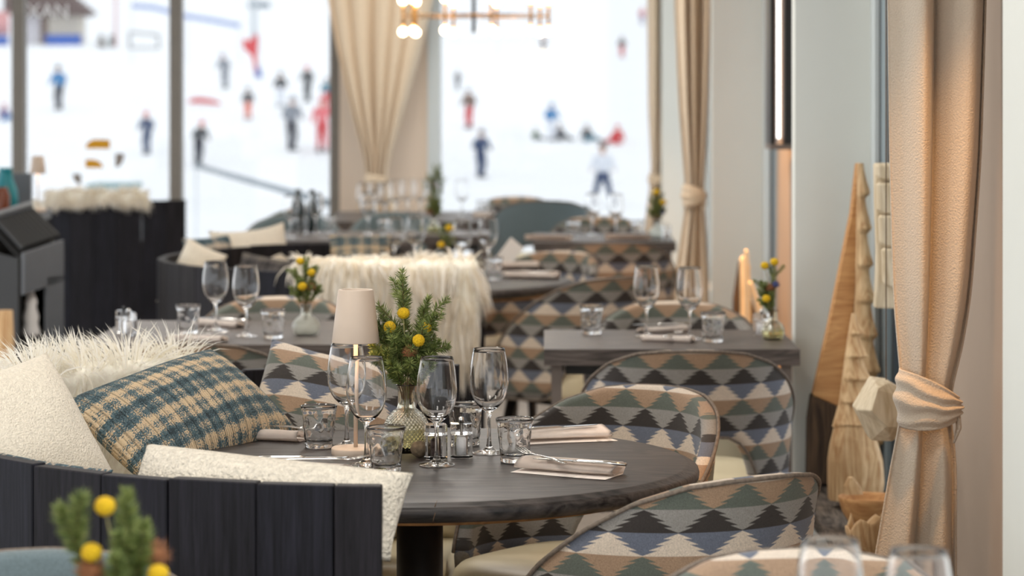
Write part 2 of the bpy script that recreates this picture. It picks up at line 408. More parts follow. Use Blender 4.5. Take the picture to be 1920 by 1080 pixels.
def mill(fill, label, loc, rot=0, group=None):
    ms = cached('mill'+fill, lambda: mill_meshes(fill)); r = thing(fill+'_mill', label, fill+' mill', loc, rot, group)
    for m in ms: link(m.name.split('.')[0], m, r)
    return r
def vase_meshes(H=.133, Rm=.0455, mat='vase', quilt=True):
    def rad(z):
        t = z/H
        return interp([(0,.030/.0455),(.04,.80),(.12,.93),(.27,1.0),(.40,.97),(.52,.80),(.60,.58),(.645,.42),(.68,.385),(.80,.365),(.93,.37),(.965,.40),(.985,.45),(1,.44)], t)*Rm
    nz = 84; out = [(0,0)]+[(rad(H*j/nz), H*j/nz) for j in range(nz+1)]
    inn = [(rad(H)-.0012, H)]+[(max(.004, rad(H*j/nz)-.0032), H*j/nz) for j in range(nz-1, 3, -4)]+[(0, H*.055)]
    def fn(r, a, z):
        if not quilt or z > H*.63 or z < .004 or abs(r-rad(z)) > .001: return r
        q = abs(math.sin(16*a+z*340))*abs(math.sin(16*a-z*340)); return r + .0032*(q-.5)*sstep(.004,.012,z)
    g = mesh('body', lathe(out+inn, 176 if quilt else 48, fn=fn), M[mat])
    wl = H*.36; w = [(0,H*.062)]+[(rad(H*t)-.0036, H*t) for t in (.07,.12,.2,.28,.36)]+[(0, wl)]
    return g, mesh('water', lathe(w, 40), M['water'])
def vase(label, loc, mat='vase', key='main', H=.133, R=.0455, group=None, rot=0):
    ms = cached('vase'+key+mat, lambda: vase_meshes(H, R, mat, key == 'main')); r = thing('glass_vase', label, 'vase', loc, rot, group)
    g = link('body', ms[0], r)
    if mat != 'vase2': link('water', ms[1], g)
    return r
# ------------------------------------------------------------------ plants
def sprig_mesh(pts, n, ln, seed, twigs=3, start=.3):
    R = random.Random(seed); bm = bmesh.new()
    def bez(t, P_):
        a, b, c = P_; return a*(1-t)**2 + b*2*t*(1-t) + c*t*t
    def needle(p, d, l, w):
        s = d.cross(Vector((R.uniform(-1,1), R.uniform(-1,1), R.uniform(-1,1)))).normalized()*w; u = d.cross(s).normalized()*w
        q = p+d*l*.45
        A = [bm.verts.new(p+s*.5), bm.verts.new(q+s), bm.verts.new(p+d*l), bm.verts.new(q-s), bm.verts.new(p-s*.5), bm.verts.new(q+u)]
        for f in ((0,1,5),(1,2,5),(2,3,5),(3,4,5),(4,0,5),(4,3,2),(4,2,1),(4,1,0)):
            try: bm.faces.new([A[i] for i in f])
            except ValueError: pass
    def branch(P_, n, ln, s0, r0):
        pp = [bez(i/10, P_) for i in range(11)]; add_tube(bm, pp, [lerp(r0, r0*.45, i/10) for i in range(11)], 6, mat=1)
        for i in range(n):
            t = s0+(1-s0)*(i+R.random())/n; p = bez(t, P_); ax = (bez(min(1,t+.02),P_)-bez(t-.02,P_)).normalized()
            a = R.uniform(0, 2*PI); o = ax.orthogonal().normalized(); o2 = ax.cross(o)
            fwd = R.uniform(.35, .85) + .9*max(0, t-.9)*10
            d = (o*math.cos(a)+o2*math.sin(a)+ax*fwd).normalized()
            needle(p, d, ln*R.uniform(.75, 1.15)*(1 - .35*max(0, t-.8)/.2), .0010)
    branch(pts, int(n*1.9), ln, start, .0017)
    for k in range(twigs):
        t = R.uniform(.35, .75); p = bez(t, pts); ax = (pts[2]-pts[0]).normalized(); o = ax.orthogonal().normalized(); o2 = ax.cross(o); a = R.uniform(0, 2*PI)
        e = p + (ax*R.uniform(.8,1.1)+(o*math.cos(a)+o2*math.sin(a))*.8).normalized()*(pts[2]-pts[0]).length*R.uniform(.25,.4)
        branch((p, (p+e)/2+ax*.004, e), int(n*.75), ln*.9, .05, .0011)
    return mesh('sprig', bm, [M['needle'], M['twig']], False)
def flower_ball(R, seed=0):
    bm = bmesh.new(); bmesh.ops.create_icosphere(bm, subdivisions=4, radius=R)
    for v in bm.verts:
        k = mnoise.voronoi(v.co*(3.2/R*.9))[0][0]; v.co *= 1 - .09*k; v.co.z *= .92
    return bm
def thistle(R, n, seed, mat):
    rr = random.Random(seed); bm = bmesh.new(); bmesh.ops.create_icosphere(bm, subdivisions=3, radius=R*.62)
    for i in range(n):
        z = rr.uniform(-.7, 1); a = rr.uniform(0, 2*PI); s = math.sqrt(1-z*z); d = Vector((s*math.cos(a), s*math.sin(a), z)); d2 = (d+Vector((0,0,.35))).normalized()
        o = d2.orthogonal().normalized()*R*.05; p = d*R*.5; q = p+d2*R*rr.uniform(.5,.85)
        A = [bm.verts.new(p+o), bm.verts.new(p-o), bm.verts.new(q), bm.verts.new(p+d2.cross(o))]
        for f in ((0,1,2),(1,3,2),(3,0,2)): bm.faces.new([A[i] for i in f])
    return mesh('head', bm, M[mat])
TIPS = [(-.008,.208,.0),(.043,.168,.02),(.056,.138,-.012),(-.052,.148,.008),(-.068,.078,-.02),(.062,.080,.018),(-.024,.122,-.028),(.052,.042,-.028),(.012,.088,-.036),(-.032,.044,-.034),(-.045,.105,.03),(.03,.11,.034)]
SPN = ['tallest spruce sprig, rising upright from {v}','spruce sprig leaning up to the right in {v}','long spruce sprig reaching far right in {v}','spruce sprig reaching up to the left in {v}','low spruce sprig drooping left out of {v}',
       'low spruce sprig spreading right out of {v}','spruce sprig just left of the middle of {v}','short spruce sprig at the lower right of {v}','short spruce sprig at the front middle of {v}','short spruce sprig at the lower left of {v}','spruce sprig at the rear left of {v}','spruce sprig at the rear right of {v}']
BALL = [(-.004,.142,-.03),(-.031,.115,-.036),(.026,.090,-.045),(.038,.111,-.005)]
BLN = ['topmost yellow ball flower in {v}','yellow ball flower at the left of {v}','largest nearest yellow ball flower, right of centre in {v}','yellow ball flower half hidden by needles at right of {v}']
def bouquet(loc, H, v, which, balls, s=1.0, flip=1, n=150, dried=(.008,.066,-.042), blue=None, ballR=.0128, tag_group=None, extra=0):
    loc = Vector(loc); mouth = loc+Vector((0,0,H))
    for i in which:
        x, z, y = TIPS[i]; tip = Vector((x*flip*s, y*s, z*s)); base = Vector((x*.05*flip, y*.05, -H*.55)); neck = Vector((x*.12*flip, y*.12, -.004))
        mid = Vector((x*.35*flip*s, y*.35*s, z*.55*s))
        key = ('sp', i, flip, round(s, 3), round(H, 3), n)
        me = cached(key, lambda: sprig_mesh((neck*.6+base*.4, mid, tip), n, .0195*s, i*13+n+extra, 4 if z > .07 else 3, .30))
        o = link('spruce_sprig', me); o.location = mouth; tag(o, SPN[i].format(v=v), 'spruce sprig', 'spruce sprigs in '+v)
    for k in balls:
        x, z, y = BALL[k]; p = Vector((x*flip*s, y*s, z*s))
        r = thing('ball_flower', BLN[k].format(v=v), 'flower', mouth, 0, 'yellow ball flowers in '+v)
        h = link('head', cached(('ball', ballR), lambda: mesh('head', flower_ball(ballR), M['yellow'])), r); h.location = p; h.rotation_euler = (k, k*2, 0)
        obj('stem', tube([Vector((x*.08*flip, y*.08, -H*.5)), Vector((x*.15*flip, y*.15, 0)), p*.5+Vector((x*.1*flip,0,.008)), p-Vector((0,0,ballR*.7))], .0011, 6), M['stem'], r)
    def head(p, mat, label, cat, R):
        p = Vector((p[0]*flip*s, p[2]*s, p[1]*s)); r = thing(cat.replace(' ', '_'), label, cat, mouth)
        h = link('head', cached(('th', mat, R), lambda: thistle(R, 260, 5, mat)), r); h.location = p
        obj('stem', tube([Vector((0,0,-H*.4)), Vector((p.x*.15, p.y*.15, 0)), p*.97], .0011, 6), M['stem'], r)
    if dried: head(dried, 'brown_flower', 'dried brown flower head among the needles in '+v, 'dried flower', .0145)
    if blue: head(blue, 'blue_flower', 'blue thistle in '+v, 'thistle flower', .012)
# ------------------------------------------------------------------ napkin and cutlery (length along local y, folded edge at local -x)
def napkin_mesh(seed, L=.2, W=.085):
    R = random.Random(seed)
    path = [(W,.0012),(W*.5,.0012),(.012,.0012),(.003,.004),(-.002,.011),(.001,.019),(.009,.0235),(.020,.0240),(W*.42,.0205),(W*.62,.0165),(W*.72,.0115),(W*.66,.0065),(W*.45,.0062),(.020,.0110),(.012,.0135)]
    nl = 18; bm = bmesh.new(); rows = []
    for i in range(nl+1):
        t = i/nl; y = (t-.5)*L; row = []
        for k, (x, z) in enumerate(path):
            wv = .0016*math.sin(3*t+k*.4+seed)+.0012*mnoise.noise(Vector((t*5, k*.6, seed)))
            sk = .012*(t-.5)*(k < 2)
            row.append(bm.verts.new((x-W/2 + sk + (.004*math.sin(5*t+seed) if k in (0,1,9,10) else 0), y*(1+.03*(k%3-1)*.3), z + (wv if .002 < z else 0))))
        rows.append(row)
    for A, B in zip(rows, rows[1:]):
        for k in range(len(path)-1): bm.faces.new((A[k], A[k+1], B[k+1], B[k]))
    bmesh.ops.solidify(bm, geom=bm.faces[:], thickness=.0013)
    return mesh('napkin', bm, M['napkin'])
def fork_meshes():
    h = tube([(0,-.095,.002),(0,-.05,.0035),(0,0,.003),(0,.035,.002),(0,.05,.0015)], [.0055,.005,.0032,.0028,.006], 10, flat=.35)
    hd = bmesh.new(); add_tube(hd, [(0,.046,.0015),(0,.055,.001),(0,.066,.0015)], [.005,.010,.0115], 10, flat=.14)
    for k in range(4):
        x = (k-1.5)*.0058; add_tube(hd, [(x*.9,.06,.0015),(x,.078,.003),(x,.098,.007)], [.0019,.0017,.0009], 6, flat=.7)
    return mesh('handle', h, M['steel']), mesh('tines', hd, M['steel'])
def knife_meshes():
    h = tube([(0,-.095,.003),(0,-.05,.004),(0,0,.004),(0,.012,.003)], [.0065,.0065,.0052,.004], 10, flat=.5)
    bm = bmesh.new(); add_prism(bm, [(-.004,.01),(.006,.01),(.0085,.05),(.008,.070),(.003,.088),(-.001,.092),(-.0035,.075)], (0,0,.003), (1,0,0), (0,1,0), .0014)
    bmesh.ops.recalc_face_normals(bm, faces=bm.faces)
    return mesh('handle', h, M['steel']), mesh('blade', bm, M['steel'], False)
def cutlery(kind, label, loc, rz, tilt=0, group=None, roll=0):
    ms = cached(kind, fork_meshes if kind == 'fork' else knife_meshes); r = thing(kind, label, kind, loc, rz, group); r.rotation_euler = (tilt, roll, rz)
    for m in ms: link(m.name.split('.')[0], m, r)
    return r
def napkin(label, loc, rz, seed=0, group=None, s=1):
    o = link('napkin', cached(('nap', seed), lambda: napkin_mesh(seed))); o.location = loc; o.rotation_euler = (0,0,rz); o.scale = (s,)*3; return tag(o, label, 'napkin', group)
# ------------------------------------------------------------------ soft things
def pillow(name, label, TL, TR, BL, t, mat, group=None, seed=0, ears=.05, sag=0, cat='cushion', n=40):
    U = TR-TL; V = TL-BL; w, h = U.length, V.length; U.normalize(); V = (V - U*V.dot(U)).normalized(); W = U.cross(V)
    ctr = TL + (TR-TL)/2 + (BL-TL)/2
    bm = bmesh.new(); lay = bm.loops.layers.uv.new('UVMap'); grids = []
    for side in (1, -1):
        G = []
        for i in range(n+1):
            row = []
            for j in range(n+1):
                u, v = 2*i/n-1, 2*j/n-1
                x = w/2*u*(1-ears*(1-v*v)*abs(u)); y = h/2*v*(1-ears*(1-u*u)*abs(v))
                e = max(0, (1-abs(u)**2.4))**.55 * max(0, (1-abs(v)**2.4))**.55
                z = t/2*e + .006*mnoise.noise(Vector((u*1.6, v*1.6, seed+side)))*e
                y += sag*(u*u-1)*(.5+.5*v)
                edge = abs(u) == 1 or abs(v) == 1
                if side == -1 and (i in (0,n) or j in (0,n)): row.append(grids[0][i][j])
                else: row.append(bm.verts.new((x, y, side*z)))
            G.append(row)
        grids.append(G)
        for i in range(n):
            for j in range(n):
                q = [(i,j),(i+1,j),(i+1,j+1),(i,j+1)]
                if side == -1: q = q[::-1]
                f = bm.faces.new([G[a][b] for a, b in q])
                for l, (a, b) in zip(f.loops, q): l[lay].uv = (a/n*w, b/n*h)
    o = obj(name, bm, mat); o.matrix_world = Matrix((( U.x,V.x,W.x,ctr.x),(U.y,V.y,W.y,ctr.y),(U.z,V.z,W.z,ctr.z),(0,0,0,1)))
    return tag(o, label, cat, group)
def sheepskin(label, cx, cy, R, ztop, a0, a1, out, inn, count, ln, wid, mat, seed=1, group=None, outz=None, droop=.9, lift=.3, spread=.9, flow=0, clump=1, edgek=.4, topcut=0):
    """a hide folded over the rim of a curved bench back, with strands of fleece growing out of it"""
    rr = random.Random(seed); r = thing('sheepskin', label, 'sheepskin', (cx, cy, 0), 0, group)
    def surf(u, v):                                 # v 0 outer hem, 1 inner hem
        a = math.radians(lerp(a0, a1, u)); hang = out*(1+.18*math.sin(u*9+seed)+.25*(2*abs(u-.5))**3) if outz is None else outz(u)
        L = hang + .07 + inn; s = v*L
        if s < hang: rad, z = R+.028, ztop+.02-(hang-s)
        elif s < hang+.07:
            k = (s-hang)/.07*PI; rad, z = R-.015+.043*math.cos(k), ztop+.02+.022*math.sin(k)
        else: rad, z = R-.058, ztop+.02-(s-hang-.07)
        return Vector((rad*math.cos(a), rad*math.sin(a), z))
    obj('hide', grid_mesh(surf, 40, 24), M['hide'], r)
    bm = bmesh.new(); e = .004
    for i in range(count):
        u, v = rr.uniform(.0,1.0), rr.uniform(0,1)**.9
        p = surf(u, v); du = surf(min(1,u+e),v)-surf(max(0,u-e),v); dv = surf(u,min(1,v+e))-surf(u,max(0,v-e)); nn = dv.cross(du)
        if nn.length < 1e-9: continue
        nn.normalize()
        a = math.radians(lerp(a0, a1, u)); radial = Vector((math.cos(a), math.sin(a), 0))
        if v < .5 and nn.dot(radial) < -.1: nn = -nn
        if nn.z < -.3: nn = -nn
        tang = Vector((-math.sin(a), math.cos(a), 0))*math.copysign(1, a1-a0)
        cl = Vector((mnoise.noise(p*13+Vector((seed,0,0))), mnoise.noise(p*13+Vector((9,seed,0))), mnoise.noise(p*13+Vector((0,7,seed)))))
        edge = tang*((u-.5)*2)**5*edgek
        d = (nn*spread + cl*.9*clump + edge + flow*(radial*(1 if v < .5 else -1)*max(0, nn.z)*.5 - Vector((0,0,1))*(1-max(0,nn.z))) + Vector((0,0,lift*max(0, nn.z))) + Vector((rr.gauss(0,.16), rr.gauss(0,.16), rr.gauss(0,.16)))).normalized()
        L = ln*rr.uniform(.7,1.2)*(1-topcut*sstep(.4,.9,nn.z)); g = Vector((0,0,-droop))*(1 if nn.z < .5 else .45)
        q1 = p+d*L*.35; d2 = (d+g*.5+cl*.35).normalized(); q2 = q1+d2*L*.35; d3 = (d2+g*.7+cl*.3).normalized(); q3 = q2+d3*L*.35
        side = d.cross(Vector((rr.uniform(-1,1), rr.uniform(-1,1), rr.uniform(-1,1)))).normalized()
        w = wid*rr.uniform(.7,1.2)
        A = [bm.verts.new(c+side*w*k*s2) for c, k in ((p,.7),(q1,1),(q2,.75)) for s2 in (-1,1)]+[bm.verts.new(q3)]
        bm.faces.new((A[0],A[1],A[3],A[2])); bm.faces.new((A[2],A[3],A[5],A[4])); bm.faces.new((A[4],A[5],A[6]))
    obj('fleece', bm, mat, r); return r
def banquette(label, cx, cy, R, a0, a1, ztop, widths=None, seed=3, group=None, seat=True):
    rr = random.Random(seed); r = thing('curved_banquette', label, 'banquette', (cx, cy, 0), 0, group)
    bm = bmesh.new(); a = a0; sg = math.copysign(1, a1-a0); k = 0
    while (a1-a)*sg > .5:
        w = widths[k] if widths and k < len(widths) else rr.uniform(.115,.16)
        b = a + sg*math.degrees(w/R)
        if (a1-b)*sg < 2: b = a1
        zt = ztop + rr.uniform(-.002,.002); g = sg*math.degrees(.0012/R); rad = R+rr.uniform(-.001,.002)
        vs = []
        for aa in (a+g, b-g):
            for q in (rad, rad-.03):
                for z in (.03, zt): vs.append(bm.verts.new((q*math.cos(math.radians(aa)), q*math.sin(math.radians(aa)), z)))
        for q in ((0,1,3,2),(4,6,7,5),(0,4,5,1),(2,3,7,6),(0,2,6,4),(1,5,7,3)): bm.faces.new([vs[i] for i in q])
        a = b; k += 1
    bmesh.ops.recalc_face_normals(bm, faces=bm.faces); bevel(bm, .002, 1)
    obj('plank_back', bm, M['plank'], r, smooth=False)
    def arc(r0, r1, z0, z1, name, mat, bev=.02, b0=a0, b1=a1):
        n = 48; bm = bmesh.new(); rings = []
        for i in range(n+1):
            t = math.radians(lerp(b0, b1, i/n)); c, s = math.cos(t), math.sin(t)
            sec = [(r0+bev,z0),(r1-bev,z0),(r1,z0+bev),(r1,z1-bev),(r1-bev*.3,z1-bev*.3),(r1-bev,z1),(r0+bev,z1),(r0+bev*.3,z1-bev*.3),(r0,z1-bev),(r0,z0+bev)]
            rings.append([bm.verts.new((q*c, q*s, z)) for q, z in sec])
        m = len(rings[0])
        for A, B in zip(rings, rings[1:]):
            for j in range(m): bm.faces.new((A[j], A[(j+1)%m], B[(j+1)%m], B[j]))
        bm.faces.new(rings[0]); bm.faces.new(rings[-1][::-1]); bmesh.ops.recalc_face_normals(bm, faces=bm.faces)
        obj(name, bm, mat, r)
    if seat:
        arc(R-.44, R-.045, .37, .46, 'seat', M['leather'], .025)
        arc(R-.085, R-.035, .46, .60, 'back_pad', M['leather'], .02)
        arc(R-.40, R-.05, .03, .365, 'base', M['plank'], .005)
    return r
def curtain(name, label, zs, prof, yc, amp, folds, mat, seed=0, group=None, depth=.0, irr=.5, nu=150, nz=70, ph=0.0):
    """prof: list of (z, x_left, x_right, fold depth factor)"""
    z0, z1 = zs; L = [(z, a) for z, a, b, c in prof]; R_ = [(z, b) for z, a, b, c in prof]; A_ = [(z, c) for z, a, b, c in prof]
    def sm(tab, z):
        return sum(interp(tab, z+d) for d in (-.05,-.025,0,.025,.05))/5
    def fn(u, v):
        z = lerp(z0, z1, v); xl, xr, am = sm(L, z), sm(R_, z), sm(A_, z)
        uu = u + irr*.06*math.sin(2*PI*u*1.7+seed) + .02*mnoise.noise(Vector((u*4, z*.8, seed)))
        x = lerp(xl, xr, u); p = 2*PI*folds*uu + ph + .5*mnoise.noise(Vector((u*2, z*1.1, seed+3)))
        y = yc + amp*am*(math.sin(p)+.25*math.sin(2*p+1)) + depth*(u-.5)
        x += amp*am*.35*math.cos(p)*(xr-xl)/.3
        return Vector((x, y, z))
    o = obj(name, grid_mesh(fn, nu, nz), mat); md = o.modifiers.new('thick', 'SOLIDIFY'); md.thickness = .004
    return tag(o, label, 'curtain', group)
def tieback(parent, x0, x1, yc, dep, zlo, zhi, mat, slope=0.0, tail=True, seed=0):
    cx, w = (x0+x1)/2, (x1-x0)/2
    def fn(u, v):
        a = 2*PI*u; x = cx + w*math.cos(a); y = yc + dep*math.sin(a)
        t = (math.cos(a)+1)/2; pin = lerp(1, .40, t**2)             # gathers towards the right
        z = lerp(zlo, zhi, .5) + (v-.5)*(zhi-zlo)*pin + slope*(t-.5)
        wr = .0032*math.sin(v*17 + 9*t*(v-.5) + 2.0*mnoise.noise(Vector((math.cos(a)*1.5, v*2, seed)))) * sstep(0,.12,v)*sstep(1,.88,v)
        bl = .010*math.sin(PI*v)
        return Vector((x+(wr+bl)*math.cos(a), y+(wr+bl)*math.sin(a), z))
    bm = grid_mesh(fn, 72, 40, True); me = obj('tieback', bm, mat, None); me.parent = parent; me.matrix_parent_inverse = Matrix()
    md = me.modifiers.new('thick', 'SOLIDIFY'); md.thickness = .004
    if tail:
        b = tube([(x1-.004, yc-.02, lerp(zlo,zhi,.45)), (x1-.002, yc-.025, zlo+.01), (x1-.012, yc-.025, zlo-.022)], [.010,.012,.004], 10, flat=.5)
        obj('tieback_tail', b, mat, parent)
# ================================================================== THE ROOM
XW, XN = .725, .955                                   # right wall face and the window plane in its niches
struct('floor', box(-7, 1.3, -3, 17.2, -.15, 0), M['floor'])
struct('ceiling', box(-7, 1.3, -3, 17.2, 2.75, 2.95), M['ceiling'])
for i, (a, b) in enumerate(((3.75, 4.215), (7.7, 7.8), (11.5, 11.6), (16.4, 17.1))):
    struct('wall_right_pier', box(XW, 1.15, a, b, 0, 2.75), M['plaster'])
for a, b in ((-3, 3.75), (4.215, 7.7), (7.8, 11.5), (11.6, 16.4)):
    struct('wall_right_base', box(XW+.03, 1.15, a, b, 0, .30), M['plaster'])
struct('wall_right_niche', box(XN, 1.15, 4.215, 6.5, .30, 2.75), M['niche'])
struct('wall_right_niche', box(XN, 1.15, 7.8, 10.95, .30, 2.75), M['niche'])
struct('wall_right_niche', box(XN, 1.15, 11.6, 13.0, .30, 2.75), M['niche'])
for a, b in ((6.5, 7.7), (10.95, 11.5), (13.0, 16.4)):
    struct('window_1', box(1.0, 1.012, a, b, .30, 2.75), M['pane'])
def vframe(x0, x1, y0, y1, mat): struct('trim_1', box(x0, x1, y0, y1, .30, 2.75, .002, 1), M[mat])
vframe(XN-.012, 1.03, 7.60, 7.70, 'frame_white'); vframe(XN, 1.03, 7.535, 7.60, 'frame_dark'); vframe(XN-.002, 1.03, 7.41, 7.535, 'frame_blue')
vframe(XN+.01, 1.03, 7.36, 7.41, 'frame_dark')
vframe(XN, 1.03, 6.5, 6.57, 'frame_blue')
vframe(XN-.012, 1.03, 11.26, 11.5, 'frame_white'); vframe(XN, 1.03, 10.95, 11.26, 'frame_blue'); vframe(XN-.004, 1.03, 11.12, 11.2, 'frame_dark')
# back glazing
YB = 17.0
for px in (36.5, 331):
    x = X(px, YB); struct('trim_2', box(x-.039, x+.039, YB-.05, YB+.05, 0, 2.75, .004, 1), M['mullion'])
x = X(630, YB); struct('trim_2', box(x-.036, x+.03, YB-.05, YB+.06, 0, 2.75, .004, 1), M['mullion'])
struct('pillar', box(X(638, YB), X(803, YB), YB-.06, YB+.1, 0, 2.75), M['taupe'])
struct('trim_3', box(X(803, YB), X(827, YB), YB-.09, YB+.1, 0, 2.75, .004, 1), M['frame_white'])
struct('trim_3', box(X(1256, YB), X(1284, YB), YB-.06, YB+.06, 0, 2.75, .004, 1), M['frame_white'])
struct('trim_4', box(-7, X(625, YB), YB-.05, YB+.05, 0, .10), M['mullion'])
struct('trim_4', box(X(827, YB), .9, YB-.05, YB+.05, 0, .10), M['mullion'])
for a, b in ((-7, X(24, YB)), (X(48, YB), X(319, YB)), (X(343, YB), X(620, YB)), (X(827, YB), X(1256, YB))):
    struct('window_2', box(a, b, YB-.006, YB+.006, .10, 2.75), M['pane'])
struct('window_sill', box(XW-.01, XN, 4.22, 7.695, .30, .34, .004, 1), M['sill'])
struct('window_sill', box(XW-.01, XN, 7.81, 11.495, .30, .34, .004, 1), M['sill'])

# ================================================================== MAIN TABLE WITH ITS BENCH AND CHAIRS
T1 = Vector((-.238, 5.11, 0)); R1 = .535
tb = round_table('large round smoked-oak table in the foreground on a black column, set for four', T1.x, T1.y, R1)
def rimp(x, k, z): return Vector((x, -math.sqrt(R1*R1-x*x)+k, z))
obj('split_mark', tube([rimp(.053,.04,.7502), rimp(.052,.024,.7496), rimp(.050,.010,.7442), rimp(.051,.0005,.734), rimp(.048,.0002,.724), rimp(.047,.006,.7155)], [.0003,.0008,.0010,.0011,.0009,.0004], 6), M['bark'], tb, label='dark drying crack in the table edge')
BQ1 = banquette('dark plank curved banquette wrapping around the left of the foreground round table', T1.x, T1.y, .925, -91, -273, .84, [.077,.126,.155,.13,.16,.14])
chair('tub_chair', 'kilim tub chair at the far right of the foreground round table, facing the table', .085, 5.66, 2.50)
chair('tub_chair', 'nearest kilim tub chair seen from behind, at the right front of the round table', .20, 4.74, .62)
chair('tub_chair', 'kilim tub chair with its back to us, tucked under the table by the right wall', .372, 6.98, 0)
def cush(name, label, tl, tr, bl, t, mat, **k): return pillow(name, label, P(*tl), P(*tr), P(*bl), t, mat, **k)
cush('cushion', 'big ivory boucle cushion at far left, leaning below the white sheepskin', (-165,745,4.72), (112,655,4.95), (-70,1040,4.60), .16, M['boucle_fine'], seed=1, ears=.05)
cush('cushion', 'teal and cream plaid tweed cushion leaning in the corner of the banquette', (166,748,5.27), (440,650,5.67), (236,925,5.08), .15, M['tweed'], seed=2, ears=.04)
cush('cushion', 'kilim-patterned cushion behind the table lamp on the banquette', (455,632,5.84), (748,700,5.80), (478,905,5.66), .13, M['kilim'], seed=3, ears=.05, sag=.0)
cush('cushion', 'long cream boucle cushion showing above the front planks of the banquette', (246,834,4.50), (744,890,4.27), (256,985,4.42), .17, M['boucle'], seed=4, ears=.03, sag=.004)
cush('cushion', 'small teal slub tweed cushion peeking over the banquette at lower left', (-120,822,4.72), (190,880,4.52), (-130,1080,4.66), .12, M['tweed2'], seed=5, ears=.06)
sheepskin('fluffy white sheepskin hung over the banquette back at far left', T1.x, T1.y, .925, .84, 126, 182, .16, .30, 12000, .075, .0017, M['fleece'], seed=2, droop=1.0, lift=.4, spread=.5, flow=.5, clump=1.3)
V1 = on_table(762, 847)
vase('round quilted glass vase of pale green water on the foreground table', V1)
bouquet(V1, .133, 'the foreground table vase', range(12), range(4), n=190)
NG = 'wine glasses on the foreground table'
wine('wine glass standing behind the table lamp, furthest left on the foreground table', on_table(650,838))
wine('wine glass just right of the lamp pole, front left of the foreground table', on_table(687,873), rot=1)
wine('wine glass in front of the pepper mill on the foreground table', on_table(819,873), rot=2)
wine('rightmost wine glass on the foreground table, right of the spruce vase', on_table(917,850), rot=3)
tumbler('hammered tumbler at the left of the lamp beside the folded napkin', on_table(598,839))
tumbler('hammered tumbler in front of the quilted vase, nearest the long cream cushion', on_table(724,884), rot=1)
tumbler('hammered tumbler at right beside the rightmost wine glass of the foreground table', on_table(965,866), rot=2)
tumbler('hammered tumbler half hidden behind the salt mill on the foreground table', on_table(873,834), rot=3)
def table_lamp(label, loc, s=1):
    r = thing('table_lamp', label, 'lamp', loc); r.scale = (s,)*3
    obj('base', lathe([(0,0),(.046,0),(.0475,.002),(.0475,.013),(.0455,.0155),(0,.0155)], 64), M['lamp'], r)
    obj('pole', lathe([(0,.0155),(.0042,.0155),(.0042,.225),(0,.225)], 20), M['lamp'], r)
    sh = obj('lamp_shade', lathe([(.0435,.220),(.046,.2195),(.0465,.221),(.0345,.321),(.033,.3225),(.028,.3225),(.0265,.318),(0,.318),(0,.3165),(.032,.3165),(.0335,.315),(.0452,.221),(.0435,.220)], 72), M['lamp'], r)
    obj('light_disc', lathe([(0,.300),(.028,.300),(.030,.304),(.028,.308),(0,.308)], 32), M['led'], sh)
    return r
M['led'] = emit('warm_led_disc', (1,.72,.42,1), 14)
table_lamp('sand-coloured cordless table lamp on the foreground table', on_table(667,853))
mill('pepper', 'clear acrylic pepper mill behind the middle wine glass', on_table(817,859), .15)
mill('salt', 'clear acrylic salt mill with white salt beside the pepper mill', on_table(865,857), .1)
o = obj('bark_ball', flower_ball(.0185), M['cone']); o.location = on_table(787,858)+Vector((0,0,.0165)); tag(o, 'small brown bark ball resting against the quilted vase', 'ornament')
# napkins: local y is the long side
n1 = on_table(488,822); napkin('folded cream napkin at the left rear of the foreground table, by the plaid cushion', n1, math.radians(72), 1)
cutlery('knife', 'knife lying on the left rear napkin by the plaid cushion', n1+Vector((-.01,.012,.0235)), math.radians(-112), 0)
cutlery('fork', 'fork lying on the left rear napkin by the plaid cushion', n1+Vector((.03,-.006,.0235)), math.radians(-104), 0)
n2 = on_table(560,886); napkin('folded cream napkin mostly hidden behind the long cream cushion', n2, math.radians(76), 2)
cutlery('knife', 'knife on the napkin behind the long cream cushion', n2+Vector((0,.01,.0235)), math.radians(-86), 0)
cutlery('fork', 'fork pointing at the front tumbler, on the napkin behind the long cream cushion', n2+Vector((.035,-.008,.0235)), math.radians(-78), 0)
n3 = on_table(1056,826); napkin('folded cream napkin at the far right of the foreground table, before the kilim chair', n3, math.radians(-68), 3)
cutlery('knife', 'knife tucked along the far right napkin', n3+Vector((-.01,.0,.0235)), math.radians(-62), 0)
n4 = on_table(1062,888); napkin('folded cream napkin at the near right edge of the foreground table', n4, math.radians(-114), 4)
cutlery('knife', 'knife lying on the near right napkin', n4+Vector((.022,-.022,.0225)), math.radians(66), 0)
cutlery('fork', 'fork with its tines sticking out of the near right napkin beside a tumbler', n4+Vector((-.045,.045,.0235)), math.radians(26), 0)

# ================================================================== SECOND ROW: table by the wall, table behind the bench
rect_table('rectangular smoked-oak table against the right wall, behind the high-backed kilim chair', 0, .703, 7.32, 7.92)
chair('tub_chair', 'kilim tub chair on the far side of the table by the right wall, facing us', .40, 7.97, PI)
tumbler('tumbler alone at the left end of the table by the right wall', on_table(1109,626))
wine('left wine glass on the table by the right wall', on_table(1212,632))
wine('right wine glass on the table by the right wall', on_table(1293,636), rot=1)
tumbler('tumbler between the right wine glass and the thistle vase by the wall', on_table(1337,641), rot=1)
a = on_table(1255,640); napkin('napkin nearest us on the table by the right wall', a, 1.2, 5, s=.75)
cutlery('fork', 'fork on the near napkin of the table by the right wall', a+Vector((.01,0,.019)), -.3, 0)
a = on_table(1240,622); napkin('napkin behind the two wine glasses by the right wall', a, 2.0, 6, s=.75)
cutlery('knife', 'knife on the rear napkin of the table by the right wall', a+Vector((0,0,.019)), 1.9)
v = on_table(1449,637); vase('squat clear vase at the wall end of the table by the right wall', v, 'vase', 'small', .085, .034)
